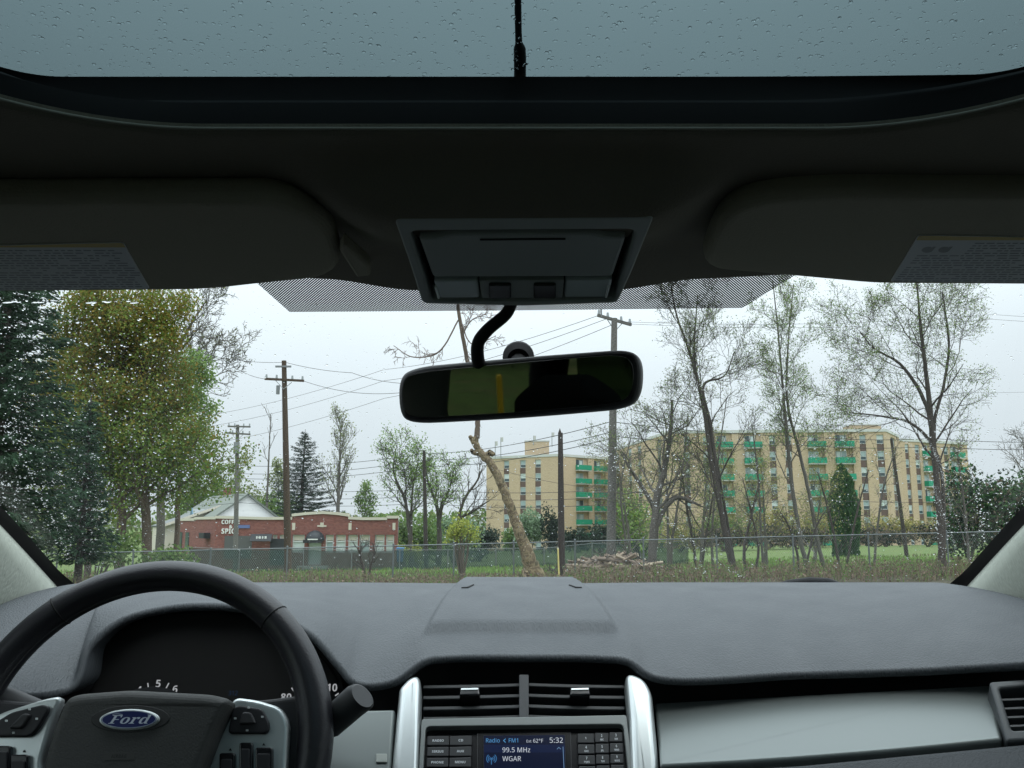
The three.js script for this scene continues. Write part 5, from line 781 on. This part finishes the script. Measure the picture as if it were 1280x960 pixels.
{ // pruned leaning trunk
  const d = 33.6, f = foot(668, d), b = base('pruned_tree', 'leaning pale trunk of a hard-pruned plane tree before the tan apartment block', 'tree', [f.x, f.y, f.z]), sh = f.clone().negate();
  const R = mulberry(7), mb = new MB(true), tone = rgb(1, 1, 1), put = (l, k = 1) => { const c = new THREE.CatmullRomCurve3(l.map(([x, y, r, dz = 0]) => at(x, y, d + dz))).getPoints(l.length * 6), rr = c.map((_, i) => { const q = i / (c.length - 1) * (l.length - 1), j = Math.min(Math.floor(q), l.length - 2); return lerp(l[j][2], l[j + 1][2], q - j); }); for (let i = 1; i < c.length - 1; i++) c[i].add(V3((R() - .5), (R() - .5), (R() - .5)).multiplyScalar(rr[i] * .28)); return [c, rr]; };
  const M = (name, l, m, par, lab) => { const q = new MB(true), [c, r] = put(l); q.tube(c, r, 12, tone, true); return mesh(name, q.geo().translate(sh.x, sh.y, sh.z), m, par, lab); };
  const pal = (() => { const n = tile((u, v) => fbm(u * 3, v * 4.5, 4, 4)), f = tile((u, v) => fbm(u * 30, v * 60, 8, 3)); return noiseTex(512, (u, v) => { const k = n(u, v), g = f(u, v), a = smooth(-.02, .03, k), b = smooth(.12, .16, k), c = smooth(.1, .16, -k), q = .9 + .35 * g; return [(lerp(lerp(.58, .45, a), .68, b) - .2 * c) * q, (lerp(lerp(.52, .39, a), .62, b) - .17 * c) * q, (lerp(lerp(.4, .3, a), .5, b) - .14 * c) * q]; }, 1, true); })(); pal.repeat.set(2, .9);
  const pm = new THREE.MeshStandardMaterial({ map: pal, roughness: .9, bumpMap: barkTex, bumpScale: .03 });
  const t = M('trunk', [[676, 735, .42], [666, 712, .31], [654, 678, .22], [640, 640, .18], [626, 604, .165], [614, 580, .155], [604, 570, .15], [598, 562, .14], [594, 552, .12], [597, 543, .1]], pm, b);
  M('limb', [[596, 548, .11], [597, 520, .095], [590, 480, .085], [580, 430, .075], [573, 385, .065], [570, 330, .05]], BK.brown, b);
  M('limb_stub', [[606, 572, .13], [612, 566, .12], [617, 569, .09]], pm, b); M('limb_stub', [[596, 560, .1], [590, 549, .1], [588, 546, .08]], pm, b); M('limb_stub', [[600, 566, .12], [592, 566, .09], [590, 563, .08]], pm, b);
  M('root_flare', [[676, 733, .3], [664, 716, .34], [656, 727, .16]], pm, b);
  const wood = new MB(true), o = { seed: 12, levels: 3, len: 1.2, kids: [0, 5, 5, 4], angle: .7, from: .1, wander: .9, lift: -.02, fine: .01, trunkOut: wood, trunks: [[[at(573, 400, d), .03], [at(548, 440, d), .03], [at(515, 446, d + .4), .022], [at(492, 432, d + .6), .012]], [[at(577, 420, d), .03], [at(590, 400, d - .3), .022], [at(610, 392, d - .4), .012]], [[at(574, 395, d), .03], [at(590, 430, d - .2), .02], [at(620, 420, d - .4), .012]]] };
  const gr = grow(o); mesh('twigs', merged([wood.geo(), gr.wood.geo()]).translate(sh.x, sh.y, sh.z), std([.16, .12, .1], .9), b);
}
for (const [i, [px, d, w, h, c, lab, n]] of [[664, 140, 6.5, 7, C.pale, 'pale grey-green bush against the narrow apartment block', 2600], [688, 138, 3.4, 7.5, C.dark, 'dark pointed evergreen bush against the narrow apartment block', 2000], [640, 142, 5, 4, C.mid, 'low green bush left of the pale bush at the apartment block', 1400], [722, 135, 5, 3.6, C.dark, 'dark bush under the balconies of the narrow apartment block', 1500], [752, 130, 5, 4.2, C.dark, 'dark bush between the narrow block and the grey pole', 1500]].entries()) shrub('bush', lab, null, { px, d, w, h, n, seed: 130 + i, colors: c, size: .42 });
tree('bare_tree', 'crooked bare tree with twisted low limb right of the grey pole', null, { px: 812, d: 38, seed: 151, levels: 4, len: 3.6, kids: [0, 11, 5, 5, 4], angle: .85, from: .3, lift: .03, wander: .7, ratio: .55, fine: .008, bark: BK.grey, thick: .4, trunks: [trunkLine(813, 38, [[816, 680, .17], [822, 620, .15], [832, 580, .12], [838, 540, .085], [840, 500, .05]]), Object.assign(trunkLine(815, 38, [[820, 660, .1], [845, 622, .1], [866, 628, .07], [880, 634, .02]]), { count: 4 }), Object.assign(trunkLine(814, 38.4, [[818, 640, .1], [790, 590, .07], [775, 565, .02]]), { count: 5 })], leaf: [{ n: 2, spread: .22, size: .075, colors: [...C.mid, ...C.bud], keep: .4 }] });
tree('bare_tree', 'tall dark-trunked tree leaning left with its top behind the dotted glass band', null, { px: 918, d: 37, seed: 152, levels: 4, len: 3.2, kids: [0, 14, 5, 5, 4], thick: .38, angle: .62, from: .3, lift: .09, ratio: .6, fine: .007, bark: BK.dark, trunks: [trunkLine(924, 37, [[914, 700, .13], [902, 640, .12], [888, 570, .1], [878, 500, .08], [862, 440, .06], [846, 395, .04], [836, 340, .02]]), Object.assign(trunkLine(922, 37, [[905, 650, .05], [888, 530, .08], [880, 480, .06], [905, 470, .03], [918, 440, .02]]), { from: .6, count: 6 }), Object.assign(trunkLine(921, 37.3, [[900, 600, .05], [884, 520, .06], [868, 450, .05], [872, 370, .02]]), { from: .5, count: 7 }) ], leaf: [{ n: 2, spread: .2, size: .07, colors: [...C.bud, ...C.mid], keep: .45 }] });
tree('slender_tree', 'slender upright tree in small green leaf left of the arborvitae', null, { px: 1010, d: 41, seed: 153, levels: 4, len: 2.5, kids: [0, 15, 5, 4, 4], thick: .38, angle: .68, from: .36, lift: .11, ratio: .58, fine: .007, bark: BK.grey, trunks: [trunkLine(1012, 41, [[1004, 690, .1], [992, 620, .09], [984, 550, .075], [979, 490, .06], [974, 430, .04], [966, 350, .02]]), Object.assign(trunkLine(1032, 41, [[1025, 690, .09], [1012, 620, .08], [998, 560, .07], [984, 500, .06], [986, 420, .03], [992, 355, .02]]), { from: .45 })], leaf: [{ n: 3, spread: .24, size: .08, colors: [...C.fresh, ...C.bud], keep: .42 }] });
tree('spreading_tree', 'wide spreading tree in thin spring leaf before the right end of the long block', null, { px: 1178, d: 32, seed: 154, levels: 4, len: 3.5, kids: [0, 14, 6, 5, 4], angle: .75, from: .34, lift: .05, ratio: .58, thick: .4, fine: .006, bark: BK.dark, trunks: [trunkLine(1180, 32, [[1177, 680, .125], [1171, 600, .11], [1164, 530, .1], [1158, 470, .075], [1150, 400, .05], [1145, 340, .02]]), Object.assign(trunkLine(1179, 32, [[1166, 550, .06], [1155, 500, .07], [1125, 455, .05], [1092, 435, .03], [1075, 415, .02]]), { from: .55, count: 8 }), Object.assign(trunkLine(1179, 32, [[1168, 530, .06], [1180, 480, .05], [1186, 430, .04], [1178, 365, .02]]), { from: .5, count: 7 }), Object.assign(trunkLine(1179, 32, [[1172, 570, .06], [1140, 530, .05], [1100, 520, .03], [1062, 516, .02]]), { from: .5, count: 7 })], leaf: [{ n: 3, spread: .17, size: .06, colors: [...C.bud, ...C.fresh], keep: .5 }] });
tree('bare_tree', 'hazy bare tree at the right edge of the windscreen', null, { px: 1292, d: 80, seed: 155, levels: 3, len: 4, kids: [0, 12, 7, 5], angle: .8, from: .35, lift: .06, fine: .016, bark: BK.grey, trunks: [straight(1292, 80, 10, .25)] });
for (const [i, [px, d, seed, tr, lab]] of [[1000, 36.5, 1, [[996, 690, .05], [985, 655, .04], [975, 640, .02]], 'low crooked sapling at the fence below the slender tree'], [1050, 39, 2, [[1046, 690, .06], [1036, 640, .05], [1022, 590, .02]], 'thin leaning sapling right of the slender tree'], [455, 34.5, 3, [[455, 712, .05], [450, 695, .04], [452, 682, .02]], 'low forked dark sapling at the fence below the shop windows'], [935, 36, 4, [[930, 690, .06], [940, 640, .04], [950, 600, .02]], 'thin sapling right of the tall dark-trunked tree'], [870, 40, 5, [[868, 690, .06], [858, 630, .05], [850, 575, .02]], 'thin sapling left of the tall dark-trunked tree']].entries()) tree('sapling', lab, null, { px, d, seed: 160 + seed, levels: 2, len: .9, kids: [0, 8, 5], angle: .7, from: .3, lift: .1, fine: .008, bark: BK.dark, trunks: [trunkLine(px, d, tr), trunkLine(px + 6, d, tr.map(([x, y, r]) => [2 * px + 8 - x, y - 3, r * .8]))], leaf: i === 2 ? null : [{ n: 2, spread: .2, size: .07, colors: C.bud, keep: .5 }] });
for (const [i, [px, d, tr, lab]] of [[838, 42, [[840, 680, .06], [852, 600, .05], [860, 520, .02]], 'thin bare stem just right of the crooked tree'], [892, 43, [[890, 680, .06], [896, 590, .05], [908, 500, .02]], 'thin bare stem left of the tall dark trunk'], [955, 42, [[952, 680, .06], [948, 600, .05], [940, 530, .02]], 'thin bare stem between the tall dark trunk and the slender tree'], [1092, 40, [[1095, 680, .05], [1104, 610, .04], [1120, 560, .02]], 'thin bare stem right of the arborvitae'], [780, 44, [[782, 680, .06], [776, 610, .05], [790, 540, .02]], 'thin bare stem right beside the grey pole'], [1212, 36, [[1210, 680, .05], [1204, 620, .04], [1196, 560, .02]], 'thin bare stem right of the wide spreading tree']].entries()) tree('slender_bare_tree', lab, null, { px, d, seed: 230 + i, levels: 3, len: 1.7, kids: [0, 10, 5, 4], thick: .45, angle: .7, from: .25, lift: .08, fine: .007, bark: BK.grey, trunks: [trunkLine(px, d, tr)], leaf: i % 2 ? [{ n: 2, spread: .2, size: .07, colors: C.bud, keep: .3 }] : null });
for (const [i, [px, d, h, lab]] of [[790, 52, 6.4, 'hazy budding small tree right behind the grey pole'], [836, 55, 7.4, 'hazy yellow-green small tree behind the crooked bare tree'], [876, 50, 7, 'tangled budding small tree left behind the tall dark trunk'], [916, 56, 6.2, 'tangled yellow-green small tree right behind the tall dark trunk'], [958, 52, 5.4, 'low budding small tree left behind the slender tree'], [1018, 55, 5, 'low yellow-green small tree right behind the slender tree']].entries()) tree('small_tree', lab, null, { px, d, seed: 260 + i, levels: 3, len: 2.4, kids: [0, 13, 7, 5], thick: .4, angle: .85, from: .12, lift: .06, fine: .009, bark: BK.grey, trunks: [straight(px, d, h, .1, (i % 3 - 1) * .7)], leaf: [{ n: 3, spread: .3, size: .1, colors: [...C.bud, ...C.forsythia, C.mid[1]], keep: .55 }] });
{ // columnar arborvitae
  const f = foot(1058, 72), b = base('arborvitae', 'dense dark green columnar arborvitae before the long apartment block', 'tree', [f.x, f.y, f.z]), R = mulberry(171), fo = new MB(true), tk = new MB(true), topY = at(1056, 581, 72).y - f.y, H = topY, w = 2.5;
  tk.tube([V3(0, -.1, 0), V3(0, H * .9, 0)], [.16, .03], 7, WHITE); mesh('trunk', tk.geo(), BK.brown, b);
  for (let i = 0; i < 9000; i++) { const y = Math.pow(R(), .9) * H, t = y / H, rad = w / 2 * (t < .35 ? lerp(.86, 1, t / .35) : Math.pow(Math.max(0, 1 - Math.pow((t - .35) / .65, 2.2)), .7)) * (1 + .1 * Math.sin(t * 19 + 3 * Math.cos(t * 5))), a = R() * 6.283, k = Math.sqrt(lerp(.45, 1, R())), p = V3(Math.cos(a) * rad * k, y, Math.sin(a) * rad * k), c = C.cedar[i % 3], m = .7 + .6 * R(), ax = V3((R() - .5) * .7 + Math.cos(a) * .3, 1, (R() - .5) * .7 + Math.sin(a) * .3).normalize(), q = V3(R() - .5, 0, R() - .5).cross(ax).normalize(); fo.leaf(p, ax.multiplyScalar(.15), q.multiplyScalar(.07), rgb(c[0] * m, c[1] * m, c[2] * m)); }
  mesh('foliage', fo.geo(), leafMat, b);
}
shrub('evergreen_bush', 'broad dark evergreen bush at the right end of the long apartment block', null, { px: 1212, d: 46, w: 4.2, h: 5.1, n: 6500, seed: 24, colors: [...C.dark, ...C.cedar, C.brush[1]], size: .2, round: .6 });
shrub('evergreen_bush', 'dark evergreen bush filling the corner beside the passenger windscreen pillar', null, { px: 1262, d: 44, w: 4.4, h: 4.6, n: 6000, seed: 25, colors: [...C.dark, ...C.cedar, C.brush[1]], size: .2, round: .6 });
for (const [i, [px, d, w, h, c, lab, n]] of [[1108, 108, 8, 3.7, C.forsythia, 'yellow forsythia thicket right of the arborvitae', 3000], [1160, 108, 7.5, 3.3, C.forsythia, 'yellow-green forsythia thicket before the right wing', 2600], [1020, 108, 8, 4.0, C.forsythia, 'olive thicket left of the arborvitae', 2800], [960, 108, 8, 4.8, C.forsythia, 'olive thicket under the balconies of the long block', 3000], [905, 108, 8, 4.5, C.mid, 'green thicket behind the tall dark-trunked tree', 4600], [850, 108, 6, 3.6, C.forsythia, 'olive thicket behind the crooked bare tree', 3400], [800, 60, 3.6, 4.8, C.fresh, 'fresh green bush right of the grey pole', 2200]].entries()) shrub('thicket', lab, null, { px, d, w, h, n, seed: 180 + i, colors: c, size: .24, round: .6 });
for (const [i, [px, w, lab]] of [[905, 7.5, 'dark hedge left of the fence opening behind the crooked limb'], [1000, 7.5, 'dark hedge below the slender tree'], [1095, 7.5, 'dark hedge below the forsythia thicket'], [1180, 6.5, 'dark hedge behind the wide spreading tree']].entries()) shrub('hedge', lab, null, { px, d: 104, w: w * 1.5, h: 2.6, n: 3600, seed: 200 + i, colors: [...C.dark, ...C.brush], size: .26, deep: .25, category: 'hedge' });
{ // woods that close the view beyond
  const R = mulberry(300), mb = new MB(true); for (let i = 0; i < 15000; i++) { const x = (R() - .5) * 520, d = 232 + R() * 20, h = 9.5 + 3.5 * fbm(x * .06, 3, 1, 3); const p = G3(x, d, Math.pow(R(), .8) * h); const a = V3(R() - .5, R() - .5, R() - .5).normalize(), b = V3(R() - .5, R() - .5, R() - .5).cross(a).normalize(), c = [...C.mid, ...C.bud][i % 6], k = .6 + .5 * R(), s = .5 + .6 * R(); mb.leaf(p, a.multiplyScalar(s), b.multiplyScalar(s * .6), rgb(c[0] * k, c[1] * k, c[2] * k)); }
  tag(mesh('distant_woods', mb.geo(), leafMat), 'far green woods closing the view between the buildings', 'woods', null, 'stuff');
}
// ---- pile of cut logs and brush behind the fence
{
  const d = 38, R = mulberry(401), f = foot(768, d), b = base('log_pile', 'heap of pale cut logs and branches behind the chain-link fence', 'log pile', [f.x, f.y, f.z]);
  const M = [std([.42, .34, .25], .9), std([.3, .23, .17], .95), std([.55, .46, .34], .9), std([.22, .17, .13], .95)], cut = std([.62, .5, .33], .85);
  for (let i = 0; i < 120; i++) { const x = (R() - .5) * 3.3, env = .62 * (1 - Math.pow(Math.abs(x) / 2.15, 2)), y = .1 + R() * Math.max(.08, env), r = .05 + .1 * R() * R() + (y < .4 ? .05 : 0), L = .8 + 1.3 * R(), g = new THREE.CylinderGeometry(r * .85, r, L, 9, 3), p = g.attributes.position; for (let k = 0; k < p.count; k++) p.setX(k, p.getX(k) + .06 * Math.sin(p.getY(k) * 3 + i)); g.rotateZ(Math.PI / 2 + (R() - .5) * .7 - x * .12); g.rotateY((R() - .5) * 1.5); g.computeVertexNormals(); mesh('log', g.translate(x, y, (R() - .5) * 1.4), M[i % 4], b); }
  const tw = new MB(true); for (let i = 0; i < 260; i++) { const x = (R() - .5) * 5.4, p = V3(x, .05 + R() * 1.1 * Math.max(.15, 1 - Math.abs(x) / 2.9), (R() - .5) * 1.8), q = p.clone().add(V3((R() - .5) * 1.3, R() * .5, (R() - .5) * .8)); tw.tube([p, p.clone().lerp(q, .5).add(V3(0, .08, 0)), q], [.016, .012, .005], 4, WHITE); }
  tag(mesh('loose_branches', tw.geo(), BK.dark, b), null, null, null, 'stuff');
}
// ---- grass, dead weeds
{
  const R = mulberry(500), gr = new MB(true);
  for (let i = 0; i < 26000; i++) { const d = 35.4 + Math.pow(R(), 1.2) * 34, x = (R() - .5) * 2 * (d * .62), s = .1 + .2 * R(), p = G3(x, d), pat = fbm(x * .25, d * .25, 9, 3); if (pat < -.18 + .1 * R()) continue; const c = pat < 0 ? [[.14, .17, .07], [.19, .17, .1]][i % 2] : [[.15, .25, .06], [.19, .3, .08], [.22, .33, .1]][i % 3], k = .75 + .5 * R(); gr.leaf(p.add(V3(0, s * .4, 0)), V3((R() - .5) * .12, s * .5, (R() - .5) * .1), V3(.035, 0, (R() - .5) * .03), rgb(c[0] * k, c[1] * k, c[2] * k)); }
  tag(mesh('grass', gr.geo(), leafMat), 'fresh green grass strip behind the chain-link fence', 'grass', null, 'stuff');
  const wd = new MB(true), lf = new MB(true);
  for (let i = 0; i < 12000; i++) { const d = 28.5 + R() * 8 + (R() < .25 ? 4 * R() : 0), x = (R() - .5) * 2 * (d * .64), px = 640 + x * LENS / d, den = .45 + .55 * smooth(-.15, .25, fbm(x * .3, d * .3, 2, 3)); if (R() > den) continue; const h = (.2 + .5 * R()) * (px > 470 && px < 700 ? .6 : 1) * (px > 780 ? 1 : 1), p = G3(x, d, -.02), q = p.clone().add(V3((R() - .5) * .7 * h, h, (R() - .5) * .6 * h)), c = R() < .42 ? C.mid[i % 3] : C.brush[i % 3], k = .6 + .7 * R(), col = rgb(c[0] * k, c[1] * k, c[2] * k);
    wd.tube([p, p.clone().lerp(q, .5).add(V3((R() - .5) * .12, .03, 0)), q], [.009, .006, .003], 3, col);
    for (let j = 0; j < 3; j++) { const a = V3(R() - .5, R() - .5, R() - .5).normalize(), b = V3(R() - .5, R() - .5, R() - .5).cross(a).normalize(), s = .03 + .04 * R(), cc = R() < .16 ? C.mid[j] : C.brush[j]; lf.leaf(p.clone().lerp(q, R()).add(V3((R() - .5) * .2, 0, (R() - .5) * .2)), a.multiplyScalar(s), b.multiplyScalar(s * .5), rgb(cc[0], cc[1], cc[2])); } }
  const w = tag(mesh('dead_weeds', wd.geo(), std([1, 1, 1], .95, { vertexColors: true })), 'brown dead weeds and brush along the chain-link fence', 'weeds', null, 'stuff');
  tag(mesh('dry_leaves', lf.geo(), leafMat, w), null, null, null, 'stuff');
}
// ---- behind the car, seen in the mirror
{
  const b = base('bollard', 'yellow steel bollard reflected in the rear-view mirror', 'bollard', [-5.42, 0, 9]);
  mesh('post', new THREE.CylinderGeometry(.042, .042, .62, 20).translate(0, .31, 0), std([.75, .48, .03], .5), b); mesh('post_cap', new THREE.SphereGeometry(.042, 20, 8, 0, Math.PI * 2, 0, Math.PI / 2).translate(0, .62, 0), std([.75, .48, .03], .5), b);
  const R = mulberry(601), mb = new MB(true); for (let i = 0; i < 7000; i++) { const x = -30 + R() * 40, y = Math.pow(R(), .8) * (5.5 + 1.5 * fbm(x * .3, 1, 1, 3)), z = 19 + R() * 3; const a = V3(R() - .5, R() - .5, R() - .5).normalize(), c2 = V3(R() - .5, R() - .5, R() - .5).cross(a).normalize(), c = C.mid[i % 3], s = .22; mb.leaf(V3(x, y, z), a.multiplyScalar(s), c2.multiplyScalar(s * .6), rgb(c[0] * .5, c[1] * .5, c[2] * .5)); }
  tag(mesh('bank_hedge', mb.geo(), leafMat), 'green hedge bank reflected in the rear-view mirror', 'hedge', null, 'stuff');
}
renderer.render(scene, camera);
